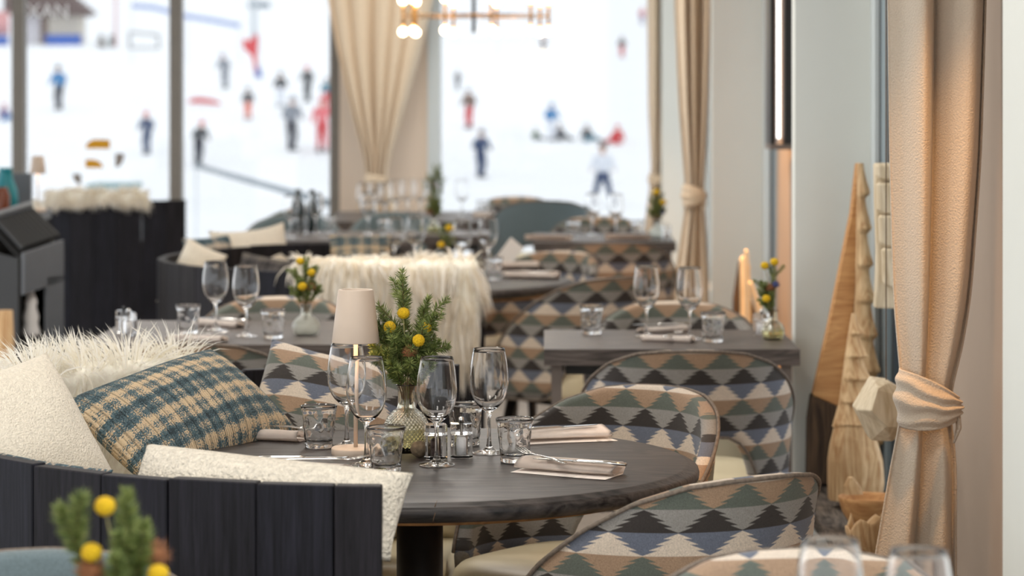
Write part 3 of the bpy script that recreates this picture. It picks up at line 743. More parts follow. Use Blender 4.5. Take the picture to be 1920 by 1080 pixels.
bouquet(v, .085, 'the wall-end vase', (0,2,5,7,8,11), (), s=.60, flip=-1, n=100, dried=(.016,.105,-.02), blue=(-.012,.12,-.02))
def ballflower(label, base, px, py, dd, R=.0125, grp=None):
    r = thing('ball_flower', label, 'flower', base, 0, grp); p = P(px, py, base.y+dd)-base
    h = link('head', cached(('ball', R), lambda: mesh('head', flower_ball(R), M['yellow'])), r); h.location = p
    obj('stem', tube([Vector((0,0,0)), Vector((p.x*.2, p.y*.2, p.z*.5)), p*.98], .0011, 6), M['stem'], r)
vb = v+Vector((0,0,.04))
ballflower('topmost yellow ball flower in the wall-end vase', vb, 1452, 491, -.01)
ballflower('yellow ball flower left of the topmost one in the wall-end vase', vb, 1434, 498, .01)
ballflower('low yellow ball flower hanging out left of the wall-end vase', vb, 1437, 560, -.03)
a = on_table(1428,630); mill('salt', 'clear salt mill beside the wall-end vase', a, .4)
rect_table('rectangular smoked-oak table at left behind the plaid cushion', -1.29, -.46, 7.45, 8.24)
chair('tub_chair', 'kilim tub chair behind the plaid cushion, its rim just above the banquette', -.93, 7.17, 0)
chair('tub_chair', 'kilim tub chair on the far side of the left table, before the shaggy sheepskin', -.83, 8.16, PI)
mill('pepper', 'pepper mill at the left end of the left table', on_table(232,624))
mill('salt', 'salt mill at the left end of the left table', on_table(241,629), .3)
tumbler('left tumbler on the left table, beside the mills', on_table(353,625))
wine('left wine glass on the left table', on_table(404,620))
wine('right wine glass on the left table', on_table(461,631), rot=2)
tumbler('right tumbler on the left table, beside the white vase', on_table(512,634), rot=2)
a = on_table(372,640); napkin('near napkin on the left table, in front of the wine glasses', a, 1.3, 7, s=.85)
cutlery('fork', 'fork on the near napkin of the left table', a+Vector((.0,0,.019)), -1.1)
a = on_table(416,612); napkin('far napkin on the left table, behind the left wine glass', a, 1.0, 8, s=.85)
cutlery('knife', 'knife on the far napkin of the left table', a+Vector((0,0,.019)), 1.1)
v = on_table(574,629); vase('frosted white glass vase at the right of the left table', v, 'vase2', 'frost', .09, .041)
bouquet(v, .09, 'the frosted vase', (0,1,3,4,5,8,6), (), s=.66, n=110, dried=(.024,.075,-.03))
vb = v+Vector((0,0,.04))
ballflower('topmost yellow ball flower in the frosted vase', vb, 563, 490, 0)
ballflower('middle yellow ball flower in the frosted vase', vb, 584, 511, -.02)
ballflower('lowest yellow ball flower in the frosted vase', vb, 567, 537, -.03, .014)

# ================================================================== THIRD ROW: round table with the shaggy sheepskin
T3 = Vector((-.48, 10.0, 0))
round_table('round smoked-oak table beyond the shaggy sheepskin', T3.x, T3.y, .60)
banquette('dark plank curved banquette under the shaggy sheepskin, around the middle round table', T3.x, T3.y, .96, -73, -262, .84, seed=9)
def oz(u): return interp([(0,.30),(.12,.36),(.35,.24),(.6,.20),(1,.16)], u)
sheepskin('long-haired cream sheepskin draped over the middle banquette', T3.x, T3.y, .96, .845, -75, -112, .3, .18, 6500, .11, .0034, M['fleece2'], seed=5, outz=oz, droop=1.9, lift=.0, spread=.22, flow=1.1, clump=.7, edgek=.15, topcut=.5)
chair('tub_chair', 'kilim tub chair right of the middle round table, rim just above its top', -.07, 10.62, 2.50)
chair('tub_chair', 'kilim tub chair with pale rim between the middle round and wall tables', .10, 9.55, .62)
chair('tub_chair', 'kilim tub chair in front of the far curtain, its back to us', .30, 11.72, 0)
cush('cushion', 'narrow cream cushion at the left end of the middle banquette', (314,440,9.95), (388,474,10.0), (332,570,10.0), .09, M['boucle_fine'], seed=11)
cush('cushion', 'grey tweed cushion between two cream cushions on the middle banquette', (352,448,10.6), (440,440,10.75), (360,560,10.5), .12, M['tweed2'], seed=12)
cush('cushion', 'wide cream cushion standing on the middle banquette', (400,432,10.75), (542,416,10.86), (408,566,10.6), .12, M['boucle_fine'], seed=13, ears=.07, sag=.012)
cush('cushion', 'dark charcoal tweed cushion in front of the wide cream cushion', (440,472,10.3), (560,492,10.2), (436,590,10.2), .10, M['tweed_dark'], seed=14)
cush('cushion', 'plaid tweed cushion at the back of the middle banquette, behind the wine glasses', (618,440,10.82), (735,440,10.85), (618,560,10.7), .10, M['tweed'], seed=15)
wine('leftmost wine glass on the middle round table, above the shaggy sheepskin', on_table(740,504))
wine('second wine glass from the left on the middle round table', on_table(779,502))
wine('wine glass in front of yellow flowers on the middle round table', on_table(866,512))
wine('rightmost wine glass on the middle round table', on_table(915,506))
tumbler('tumbler beside the white card on the middle round table', on_table(925,524))
v = on_table(838,506); vase('small clear vase on the middle round table', v, 'vase', 'small', .085, .034)
bouquet(v, .085, 'the middle round table vase', (0,3,5,8), (), s=.5, n=60, dried=None)
vb = v+Vector((0,0,.04))
ballflower('upper yellow flower on the middle round table', vb, 842, 428, 0, .016)
ballflower('lower yellow flower on the middle round table', vb, 827, 459, -.02, .016)
a = on_table(965,503); napkin('far rolled napkin on the middle round table', a, -1.35, 9, s=1)
a = on_table(995,522); napkin('near rolled napkin with cutlery on the middle round table', a, -1.75, 10, s=1.05)
cutlery('knife', 'knife on the near napkin of the middle round table', a+Vector((0,0,.019)), 1.4)
def menu(label, p0, w, h, ang, lean):
    o = obj('menu_card', box(-w/2, w/2, -.001, .001, 0, h), M['card'], smooth=False); o.location = p0; o.rotation_euler = (lean, ang, .2); return tag(o, label, 'menu card')
M['card'] = plain('white_card', S(236,236,234), .7)
menu('tilted white card beside the rightmost glass on the middle round table', on_table(938,500)+Vector((0,.1,0)), .07, .12, .7, -.25)

# ================================================================== FAR TABLES
rect_table('far rectangular table in front of the right rear window', -.05, .62, 12.5, 13.3)
chair('tub_chair', 'kilim tub chair on the window side of the far right table', .28, 13.55, PI)
wine('left wine glass against the snow on the far right table', on_table(1111,441))
wine('right wine glass against the snow on the far right table', on_table(1155,442))
tumbler('left tumbler on the far right table', on_table(1075,446))
tumbler('right tumbler on the far right table', on_table(1196,446))
a = on_table(1030,450); napkin('napkin at the left end of the far right table', a, 1.4, 1, s=1.1)
a = on_table(1178,449); napkin('napkin between the tumblers on the far right table', a, 1.5, 2, s=1.1)
v = on_table(1232,447); vase('frosted vase at the curtain end of the far right table', v, 'vase2', 'frost', .09, .041)
bouquet(v, .09, 'the far right table vase', (0,1,3,4,5,6,8), (), s=.7, n=80, dried=None, blue=(.035,.05,-.02))
vb = v+Vector((0,0,.04))
ballflower('upper yellow flower on the far right table', vb, 1231, 360, 0, .018); ballflower('lower yellow flower on the far right table', vb, 1243, 379, -.02, .016)
mill('salt', 'salt mill beside the frosted vase on the far right table', on_table(1250,449))
rect_table('long far table in front of the tied curtain pillar', -1.20, -.24, 14.45, 15.7)
gx = [(742,407),(764,404),(788,405),(811,409),(682,414),(704,411),(722,413)]
for i, (px, py) in enumerate(gx):
    wine('wine glass in the cluster on the long far table before the curtain pillar', on_table(px, py), 'clustered wine glasses on the long far table', rot=i)
wine('wine glass alone against the window on the long far table', on_table(866,405)); tumbler('tumbler against the window on the long far table', on_table(905,404))
v = on_table(815,400); vase('clear vase on the long far table beside the white window frame', v, 'vase', 'small', .085, .034)
bouquet(v+Vector((0,0,.02)), .085, 'the long far table vase', range(10), (), s=.85, n=90, dried=(.02,.06,-.03))
for k, px in enumerate((955, 985)): napkin(('left' if k == 0 else 'right')+' napkin at the right end of the long far table', on_table(px-30, 408), 1.3+.3*k, k+3, s=1.1)
rect_table('far table at left of the middle, before the left rear window', -1.42, -.62, 12.6, 13.5)
for i, (px, py) in enumerate(((566,438),(592,440),(618,436),(690,440),(722,442),(545,446))):
    (wine if i % 2 else tumbler)(('wine glass' if i % 2 else 'tumbler')+' among the glassware on the far left table', on_table(px, py), ('wine glasses' if i % 2 else 'tumblers')+' on the far left table', rot=i)
def bottle(label, loc, h=.21, R=.034):
    r = thing('glass_bottle', label, 'bottle', loc)
    obj('body', lathe([(0,0),(R*.95,0),(R,.005),(R,h*.55),(R*.85,h*.66),(R*.42,h*.76),(R*.36,h*.97),(0,h*.97)], 24), M['bottle'], r)
    obj('cap', lathe([(0,h*.94),(R*.42,h*.94),(R*.42,h),(0,h)], 16), M['black_metal'], r); return r
M['bottle'] = plain('dark_green_bottle', S(34,44,44), .15)
bottle('left dark bottle on the far left table', on_table(559,432)); bottle('right dark bottle on the far left table', on_table(585,434))
v = on_table(813,436); 
rect_table('small side table behind the middle banquette', -.595, -.26, 13.05, 13.55)
vase('clear vase on the small side table behind the middle banquette', v, 'vase', 'small', .085, .034)
bouquet(v, .085, 'the small side table vase', range(9), (), s=.62, n=80, dried=(-.03,.03,-.03))
chair('tub_chair', 'grey-teal tub chair with its plain back to us near the window', .0, 14.55, 0, 'teal_fabric', scale=1.08)
chair('tub_chair', 'kilim tub chair on the window side of the long far table', -.17, 16.15, PI)
chair('tub_chair', 'kilim tub chair at the far left table, against the snow', -1.55, 14.75, 2.2)
chair('tub_chair', 'left dark grey-teal tub chair at the far left table', -1.30, 13.74, PI, 'teal_fabric')
chair('tub_chair', 'right dark grey-teal tub chair at the far left table', -.76, 13.96, 3.3, 'teal_fabric')
# left rear: banquette and counter
banquette('dark plank curved banquette at far left before the window', -2.50, 16.2, .93, -62, -114, .83, seed=21)
sheepskin('white sheepskin lying along the far left banquette rim', -2.50, 16.2, .93, .835, -76, -112, .05, .1, 2200, .05, .005, M['fleece2'], seed=8, droop=1.2, lift=.1, spread=.35, flow=.5)
cush('cushion', 'cream cushion leaning by the counter at far left', (40,368,15.8), (108,378,15.6), (30,520,15.7), .14, M['boucle_fine'], seed=17)
pl = [(P(40,475,10.0)), (P(115,450,10.28)), (P(62,388,10.75)), (P(-16,414,10.47))]
def stove():
    r = thing('stove', 'black slatted-top stove unit at the left edge', 'stove', (pl[0].x, pl[0].y, 0)); o = Vector((pl[0].x, pl[0].y, 0))
    A, B, Cc, D = [p-o for p in pl]
    def quadbox(a, b, c, d, mats, name, label=None):
        bm = bmesh.new(); top = [bm.verts.new(p) for p in (a,b,c,d)]; bot = [bm.verts.new((p.x,p.y,0)) for p in (a,b,c,d)]
        bm.faces.new(top); bm.faces.new(bot[::-1])
        for i in range(4): bm.faces.new((bot[i], bot[(i+1)%4], top[(i+1)%4], top[i]))
        return obj(name, bm, mats, r, smooth=False, label=label)
    # carcass is built from panels so that the side niche is open
    ab = (B-A); ad = (D-A); nf = Vector((ab.y, -ab.x, 0)).normalized(); dp = ad*.8
    def slab(p0, u, v, n, name, mat, label=None):
        bm = bmesh.new(); add_prism(bm, [(0,0),(1,0),(1,1),(0,1)], p0, u, v, n); bmesh.ops.recalc_face_normals(bm, faces=bm.faces); return obj(name, bm, mat, r, smooth=False, label=label)
    zA, zB = A.z, B.z; up = Vector((0,0,1))
    slab(Vector((0,0,0)), Vector((ad.x,ad.y,0)), up*(zA-.02), -.012, 'side_panel', M['matte_black'])
    slab(Vector((B.x,B.y,0)), Vector((ad.x,ad.y,0)), up*(zB-.02), .012, 'side_panel', M['matte_black'])
    slab(Vector((D.x,D.y,0)), Vector((ab.x,ab.y,0)), up*(D.z-.02), .012, 'back_panel', M['matte_black'])
    slab(A-up*.155, ab, up*.155, .012, 'front_rail', M['grey_steel'])
    slab(Vector((ab.x*.57,ab.y*.57,0)), Vector((ab.x*.43,ab.y*.43,0)), up*(zA-.1), .012, 'front_stile', M['grey_steel'])
    slab(Vector((0,0,.50)), Vector((ab.x*.95,ab.y*.95,0)), Vector((ad.x,ad.y,0))*.95, .012, 'shelf', M['matte_black'])
    bm = bmesh.new()
    for i in range(9):
        t = .06+.88*i/8; p = A+ab*t+ad*.06; add_prism(bm, [(0,0),(1,0),(1,1),(0,1)], p, ab*.07, ad*.86, .014)
    bmesh.ops.recalc_face_normals(bm, faces=bm.faces); obj('grille_slats', bm, M['matte_black'], r, smooth=False)
    slab(A+ad*.93, ab, ad*.09, .03, 'rear_rim', M['grey_steel'])
    slab(A-up*.03, ab, ad, .004, 'top_tray', M['matte_black'])
    return o, ab, ad
M['grey_steel'] = plain('grey_steel', S(104,108,114), .5, 0, 10, .05)
so, sab, sad = stove()
def ornament(label, loc, h, mat):
    o = obj('ornament', lathe([(0,0),(.03,0),(.034,.02),(.026,.05),(.030,.075),(.020,.11),(.024,.13),(.012,.165),(.014,.18),(0,.195)], 20), mat); o.location = loc; o.scale = (h/.195,)*3; return tag(o, label, 'ornament')
ornament('white lumpy figurine in the open niche of the stove', so+sab*.33+sad*.12+Vector((0,0,.50)), .20, M['salt'])
o = obj('log', tube([(0,0,0),(.01,0,.2),(0,0,.40)], [.03,.034,.028], 12), M['bark']); o.location = so+sab*.4+sad*.25; tag(o, 'brown log standing low inside the stove niche', 'log')
o = obj('log', tube([(0,0,0),(.01,0,.3),(0,0,.66)], [.04,.046,.038], 14), M['carved']); o.location = P(4,600,9.7)*1; o.location.z = 0; tag(o, 'pale round log standing at the left edge beside the stove', 'log')
r = thing('counter', 'grey counter screen behind the stove at the left edge', 'counter', (-2.75, 12.6, 0))
obj('front_panel', box(-.35, X(58,12.6)+2.75, 0, .04, 0, 1.46-155*12.6/5000, .004, 1), M['grey_steel'], r, smooth=False)
obj('countertop', box(-.35, X(66,12.2)+2.75, -.35, .0, .86, .90, .004, 1), M['grey_steel'], r, smooth=False)
obj('cabinet', box(-.35, X(60,12.2)+2.75, -.33, -.02, 0, .86), M['black_metal'], r, smooth=False)
M['teal_glaze'] = plain('teal_glaze', S(10,128,140), .35); M['amber'] = plain('amber_glass', S(110,52,24), .25)
o = obj('jug', lathe([(0,0),(.05,0),(.06,.05),(.055,.10),(.035,.15),(.03,.19),(.034,.20),(0,.20)], 24), M['teal_glaze']); o.location = (X(10,12.45), 12.45, .90); tag(o, 'teal jug on the counter at the left edge', 'jug')
o = obj('jar', lathe([(0,0),(.035,0),(.037,.01),(.037,.08),(.025,.1),(.025,.115),(0,.115)], 20), M['amber']); o.location = (X(4,12.3), 12.3, .90); tag(o, 'amber brown jar in front of the teal jug', 'jar')
table_lamp('small shaded table lamp on the counter before the far left window', (X(71,12.35), 12.35, .90), .8)

# ================================================================== NEAREST TABLES (mostly below the frame)
round_table('round table below the lower right corner of the view', .45, 2.88, .42)
wine('blurred left wine glass at the bottom right corner', P(1556,1330,3.0)+Vector((0,0,.75-P(1556,1330,3.0).z)))
wine('blurred right wine glass at the bottom right corner', Vector((X(1722,2.93), 2.93, .75)), rot=2)
chair('tub_chair', 'kilim tub chair at the bottom right corner behind the blurred glasses', .36, 3.50, PI)
round_table('round table below the lower left corner of the view', -.52, 2.95, .40)
chair('tub_chair', 'grey-teal tub chair at the bottom left corner behind blurred flowers', -.70, 3.50, PI, 'teal_fabric')
v = Vector((X(232,3.05), 3.05, .75)); vase('vase of blurred spruce and yellow flowers at the bottom left corner', v, 'vase2', 'frost', .09, .041)
vb = v+Vector((0,0,.05))
def fsprig(label, px, py, dd, bendx, n=300, seed=0):
    tip = P(px, py, 3.05+dd)-v-Vector((0,0,.09)); mid = Vector((bendx*.5+tip.x*.5, tip.y*.4, tip.z*.6 if abs(tip.x) > .05 else tip.z*.5))
    o = link('spruce_sprig', sprig_mesh((Vector((0,0,-.02)), mid, tip), n, .021, seed, 1, .2)); o.location = v+Vector((0,0,.09)); tag(o, label, 'spruce sprig')
fsprig('blurred spruce sprig pointing left at the bottom left corner', 112, 955, -.02, -.02, seed=3)
fsprig('blurred upright spruce sprig at the bottom left corner', 238, 925, .0, .005, seed=4, n=340)
fsprig('blurred spruce sprig leaning right at the bottom left corner', 268, 985, -.03, .015, seed=5)
fsprig('short blurred spruce sprig at the front of the bottom left vase', 215, 1045, -.05, -.005, seed=6)
ballflower('topmost yellow ball flower at the bottom left corner', vb, 197, 949, -.03)
ballflower('left yellow ball flower at the bottom left corner', vb, 172, 1036, -.04)
ballflower('right yellow ball flower cut off by the bottom edge at the left', vb, 297, 1076, -.04)
r = thing('dried_flower', 'blurred brown dried flower right of the bottom left spruce', 'dried flower', vb)
p = P(288,1042,3.05)-vb; h = link('head', cached(('th','brown_flower',.02), lambda: thistle(.02, 200, 5, 'brown_flower')), r); h.location = p
obj('stem', tube([(0,0,0), p*.97], .0011, 6), M['stem'], r)
r = thing('dried_flower', 'blurred brown dried flower left of the bottom left spruce', 'dried flower', vb)
p = P(172,1072,3.02)-vb; h = link('head', cached(('th','brown_flower',.02), lambda: thistle(.02, 200, 5, 'brown_flower')), r); h.location = p
obj('stem', tube([(0,0,0), p*.97], .0011, 6), M['stem'], r)

# ================================================================== CURTAINS
d = 5.55
def cp(py, l, rr, a=1.0, dd=d): return (P(0,py,dd).z, X(l,dd), X(rr,dd), a)
c1 = curtain('curtain', 'near beige wool curtain tied with a wide band at the right', (.30, 2.72),
    [cp(1400,1600,1800,1.0), cp(1075,1636,1798,.9), cp(850,1676,1796,.7), cp(780,1692,1782,.45), cp(745,1694,1778,.4), cp(690,1688,1800,.6), cp(560,1676,1826,1), cp(300,1668,1846,1.1), cp(0,1664,1856,1.15), (2.72, X(1655,d), X(1868,d), 1.2)][::1],
    d, .034, 2.3, M['curtain'], 2, ph=.4)
tieback(c1, X(1686,d), X(1796,d), d, .062, P(0,808,d).z, P(0,700,d).z, M['curtain'], -.02)
d = 16.55
def cp2(py, l, r_, a=1.0): return cp(py, l, r_, a, 16.55)
c2 = curtain('curtain', 'beige curtain gathered to a knot on the pillar between the rear windows', (.12, 2.72),
    [cp2(620,640,780,1), cp2(480,652,762,1), cp2(380,672,738,.7), cp2(335,688,724,.4), cp2(300,684,730,.45), cp2(200,655,758,.9), cp2(100,628,784,1.1), cp2(0,608,806,1.2), (2.72, X(585,d), X(830,d), 1.2)],
    d, .05, 5.2, M['curtain2'], 5)
tieback(c2, X(686,d), X(726,d), d, .055, P(0,352,d).z, P(0,325,d).z, M['curtain2'], 0, False)
c3 = curtain('curtain', 'tied beige curtain at the right edge of the rear window', (.12, 2.72),
    [cp2(620,1196,1262,1), cp2(450,1203,1252,1), cp2(350,1219,1244,.5), cp2(310,1221,1248,.6), cp2(200,1214,1266,1), cp2(0,1211,1276,1.1), (2.72, X(1208,d), X(1282,d), 1.1)], d, .045, 3.2, M['curtain2'], 7)
tieback(c3, X(1217,d), X(1246,d), d, .05, P(0,348,d).z, P(0,325,d).z, M['curtain2'], 0, False)
d = 12.3
def cp3(py, l, r_, a=1.0): return cp(py, l, r_, a, 12.3)
c4 = curtain('curtain', 'tied beige curtain hanging before the second pier of the right wall', (.02, 2.72),
    [cp3(760,1246,1334,1), cp3(560,1258,1333,1), cp3(400,1284,1322,.6), cp3(360,1286,1320,.6), cp3(200,1272,1330,1), cp3(0,1263,1336,1.1), (2.72, X(1258,d), X(1340,d), 1.1)], d, .04, 3.4, M['curtain2'], 9)
tieback(c4, X(1281,d), X(1322,d), d, .055, P(0,388,d).z, P(0,345,d).z, M['curtain2'], 0, True)
# ================================================================== WOODEN DECORATION IN THE WINDOW NICHES
def carved(name, prof, d, depth, mat, tiers, amp, parent=None, seed=0, square=3.0, nz=140, lean=0, mats=None, label=None, n=20):
    """solid wood piece: rows of (py, left px, right px) at distance d, with carved tiers flaring downwards on its front and right"""
    prof = sorted(prof); ya, yb = prof[0][0], prof[-1][0]; bm = bmesh.new(); rings = []
    for k in range(nz+1):
        py = lerp(ya, yb, k/nz); l = interp([(a,b) for a,b,c in prof], py); r = interp([(a,c) for a,b,c in prof], py)
        t = (py-ya)/(yb-ya)*tiers; saw = (t % 1)**1.6*sstep(1, .8, t % 1)*1.6 if tiers else 0
        ctr = P((l+r)/2, py, d); hw = (r-l)/2*d/F; ring = []
        for i in range(n):
            a = 2*PI*i/n; c, s = math.cos(a), math.sin(a); q = (abs(c)**square+abs(s)**square)**(-1/square)
            w = hw*c*q; dp = depth*min(1, .35+hw*9)*s*q; bulge = amp*saw*(max(0, c)*.9+max(0, -s))
            wob = 1+.05*mnoise.noise(Vector((c*1.5, s*1.5, py*.02+seed)))
            p = ctr + Vector((w*wob+bulge*max(0,c), dp*wob-bulge*max(0,-s)+lean*k/nz, 0)); ring.append(bm.verts.new(p))
        rings.append(ring)
    for A, B in zip(rings, rings[1:]):
        for i in range(n): bm.faces.new((A[i], A[(i+1)%n], B[(i+1)%n], B[i]))
    bm.faces.new(rings[0][::-1]); bm.faces.new(rings[-1]); bmesh.ops.recalc_face_normals(bm, faces=bm.faces)
    o = bpy.data.objects.new(name, None)
    me = mesh(name, bm, mat, False); off = Vector((0,0,0))
    if parent:
        for v in me.vertices: v.co -= parent.location
    o = link(name, me, parent, label); return o
def slab(name, outline, d, depth, mat, parent=None, label=None, bev=.004):
    bm = bmesh.new(); pts = [P(a, b, d) for a, b in outline]; A = [bm.verts.new(p) for p in pts]; B = [bm.verts.new(p*((d+depth)/d)+Vector((0,0,CZ*(1-(d+depth)/d)))) for p in pts]
    for v in B: v.co = Vector((A[B.index(v)].co.x, d+depth, A[B.index(v)].co.z))
    n = len(A); bm.faces.new(A); bm.faces.new(B[::-1])
    for i in range(n): bm.faces.new((A[i], B[i], B[(i+1)%n], A[(i+1)%n]))
    bmesh.ops.recalc_face_normals(bm, faces=bm.faces); bevel(bm, bev, 1)
    me = mesh(name, bm, mat, False)
    if parent:
        for v in me.vertices: v.co -= parent.location
    return link(name, me, parent, label)
r = thing('wooden_tree', 'tallest carved wooden tree leaning on the pier, standing on the window sill', 'wooden tree', P(1570,905,7.50))
slab('sawn_board', [(1607,306),(1596,400),(1576,500),(1556,600),(1536,690),(1524,742),(1586,770),(1604,560),(1612,400),(1613,306)], 7.53, .055, M['sawn'], r, 'sawn side coloured orange as if warmly lit')
slab('bark_foot', [(1524,742),(1517,790),(1515,908),(1588,908),(1590,770)], 7.525, .09, M['bark'], r, 'dark bark-covered foot')
carved('carved_branches', [(306,1607,1619),(400,1606,1624),(520,1604,1630),(640,1600,1638),(760,1592,1648),(905,1584,1650)], 7.50, .035, M['carved'], 9, .011, r, 1, n=10)
r = thing('wooden_tree', 'shorter carved wooden tree with a rounded foot in front of the tallest one', 'wooden tree', P(1606,936,7.16))
carved('carved_branches', [(588,1597,1604),(640,1588,1614),(700,1580,1622),(760,1572,1632),(800,1560,1638)], 7.16, .05, M['carved'], 5, .013, r, 4, 2.6, n=9)
carved('rounded_foot', [(790,1566,1634),(830,1556,1645),(865,1551,1655),(905,1551,1657),(936,1553,1653)], 7.16, .062, M['carved'], 0, 0, r, 7, 2.4, n=9, nz=10)
def hanging(name, label, d, body, cord_px, ytop):
    r = thing(name, label, 'wooden ornament', P(cord_px, ytop, d)); return r
r = hanging('hanging_wooden_tree', 'pale carved wooden tree hanging before the window beside the near curtain', 6.85, None, 1668, 305)
slab('board', [(1640,306),(1641,380),(1644,470),(1643,520),(1640,578),(1716,580),(1712,470),(1700,306)], 6.86, .035, M['carved2'], r)
for k, (ya, yb, xa) in enumerate(((308,338,1643),(343,402,1645),(404,464,1649),(466,540,1655))):
    slab('carved_branch', [(xa,ya),(xa+2,yb-6),(xa+10+2*k,yb),(1716,yb),(1716,ya)], 6.825-.004*k, .036, M['carved2'], r, bev=.006)
obj('cord', tube([(0,.02,0), (0,.02,2.70-r.location.z)], .0015, 6), M['twig'], r)
r = hanging('hanging_wooden_block', 'whittled pale wooden block hanging just left of the curtain band', 6.3, None, 1665, 712)
def chunk(parent, verts, faces, back, mat, name):
    bm = bmesh.new(); V = {k: bm.verts.new(P(*v)-parent.location) for k, v in verts.items()}; ring = [k for k in back]
    for f in faces: bm.faces.new([V[k] for k in f])
    B = {k: bm.verts.new(V[k].co+Vector((0,.085,0))) for k in ring}
    for i_ in range(len(ring)):
        k, k2 = ring[i_], ring[(i_+1) % len(ring)]; bm.faces.new((V[k], V[k2], B[k2], B[k]))
    bm.faces.new([B[k] for k in ring]); bmesh.ops.recalc_face_normals(bm, faces=bm.faces); bevel(bm, .003, 2); obj(name, bm, mat, parent, smooth=False)
chunk(r, dict(a=(1605,768,6.30), b=(1638,712,6.31), c=(1668,716,6.29), d=(1714,744,6.30), e=(1714,802,6.30), f=(1672,828,6.29), g=(1634,826,6.32), h=(1634,770,6.235), i=(1646,730,6.25), j=(1664,800,6.245)),
      ('abih', 'ahjg', 'gjf', 'bci', 'hicdej', 'jef'), 'abcdefg', M['carved2'], 'block')
obj('cord', tube([(0,.035,-.01), (0,.035,2.70-r.location.z)], .0015, 6), M['twig'], r)
def bowl(label, loc, R, H, mat, rough=0):
    def fn(r, a, z): return r*(1+rough*mnoise.noise(Vector((math.cos(a)*1.6, math.sin(a)*1.6, z*8))))
    pr = [(0,0),(R*.45,0),(R*.62,H*.2),(R*.85,H*.55),(R*.97,H*.9),(R,H),(R*.96,H*1.01),(R*.90,H*.96),(R*.78,H*.6),(R*.55,H*.28),(0,H*.18)]
    bm = lathe(pr, 40, fn=fn)
    for v in bm.verts:
        if v.co.z > H*.8: v.co.z += rough*.25*mnoise.noise(Vector((v.co.x*25, v.co.y*25, 3)))
    o = obj('wooden_bowl', bm, mat); o.location = loc; return tag(o, label, 'bowl')
bowl('turned wooden bowl on the window sill behind the rough bark bowl', Vector((X(1628,6.80), 6.80, .34)), .078, .085, M['sawn'])
o = carved('wood_chip', [(895,1590,1600),(910,1582,1612),(926,1582,1618)], 6.775, .03, M['carved'], 0, 0, None, 3); tag(o, 'jagged pale wood piece lying in the turned bowl', 'wood piece')
bowl('rough bark-edged wooden bowl nearest us on the window sill', Vector((X(1640,6.30), 6.30, .34)), .065, .095, M['carved'], .22)
# far niche: split wood pieces
r = thing('wooden_tree', 'dark bark and pale split wooden tree in the far right niche', 'wooden tree', P(1395,640,10.9))
slab('bark_half', [(1386,490),(1376,560),(1372,684),(1402,684),(1402,500)], 10.92, .06, M['bark'], r, 'dark bark half')
slab('split_half', [(1388,486),(1396,478),(1406,500),(1404,684),(1390,684)], 10.88, .05, M['carved2'], r)
r = thing('wooden_tree', 'slender pale wooden tree with a slanting arm in the far right niche', 'wooden tree', P(1412,640,10.6))
slab('trunk', [(1397,470),(1402,468),(1408,540),(1411,698),(1400,698)], 10.62, .05, M['carved2'], r)
slab('slanting_arm', [(1404,530),(1410,528),(1432,590),(1428,600),(1420,596)], 10.58, .03, M['carved2'], r)
slab('dark_foot', [(1408,560),(1424,606),(1428,698),(1396,698),(1398,600)], 10.66, .05, M['bark'], r)
# black hanging frame in the far niche
r = thing('hanging_lantern', 'tall black steel box lantern hanging before the far right niche', 'lantern', (.905, 10.25, 1.256)); o = r.location
h = 1.40
obj('side_panel', box(-.045,-.026,-.11,.12,0,h), M['black_metal'], r, smooth=False); obj('side_panel', box(.010,.045,-.11,.0,0,h), M['black_metal'], r, smooth=False)
obj('bottom_panel', box(-.045,.045,-.11,.12,-.02,0), M['grey_brown'] if 'grey_brown' in M else M['leg_grey'], r, smooth=False); obj('top_panel', box(-.045,.045,-.11,.12,h,h+.02), M['black_metal'], r, smooth=False)
obj('copper_strip', box(-.026,-.008,.06,.10,0,h), M['copper'], r, smooth=False, label='copper coloured strip')
obj('light_strip', lathe([(0,.02),(.006,.02),(.006,h-.02),(0,h-.02)], 16, cx=.002, cy=.06), M['strip'] if 'strip' in M else emit('white_light_strip', (1,.97,.92,1), 2.0), r, label='white light strip')
obj('hanger', tube([(0,0,h+.02),(0,0,2.75-r.location.z)], .006, 8), M['black_metal'], r)
struct('wall_niche_ledge', box(.83, XN, 9.98, 10.6, 1.10, 1.19), M['plaster']) if False else None

# ================================================================== CHANDELIER
def chandelier():
    d = 13.6; c = Vector((X(893,d), d, P(0,30,d).z)); r = thing('ring_chandelier', 'brass ring chandelier of small globe bulbs hanging before the rear windows', 'chandelier', c)
    R = .375
    ring = bmesh.new(); n = 64; pr = [(R-.003,-.003),(R+.003,-.003),(R+.003,.003),(R-.003,.003),(R-.003,-.003)]
    add_lathe(ring, pr, n); obj('ring', ring, M['brass'], r)
    obj('stem', tube([(-.01,-.1,P(0,62,d).z-c.z), (-.01,-.1,2.75-c.z)], .010, 10), M['black_metal'], r, label='black centre rod')
    bm = tube([(-.01,-.1,0), (R*math.cos(PI*.2), R*math.sin(PI*.2), 0)], .005, 8); add_tube(bm, [(-.01,-.1,0), (-R*math.cos(PI*.2), R*math.sin(PI*.2), 0)], .005, 8); obj('spokes', bm, M['brass'], r)
    tb = mesh('tube', tube([(0,0,-.062),(0,0,.062)], .008, 10), M['brass']); bl = bmesh.new(); bmesh.ops.create_icosphere(bl, subdivisions=3, radius=.021); bl = mesh('bulb', bl, M['bulb'])
    for a in (178, 214, 247, 283, 318, 349, 30, 75, 110, 148):
        x, y = R*math.cos(math.radians(a)), R*math.sin(math.radians(a)); t = link('tube', tb, r); t.location = (x, y, 0)
        for s in (-1, 1): b = link('bulb', bl, t); b.location = (0, 0, s*.080)
chandelier()

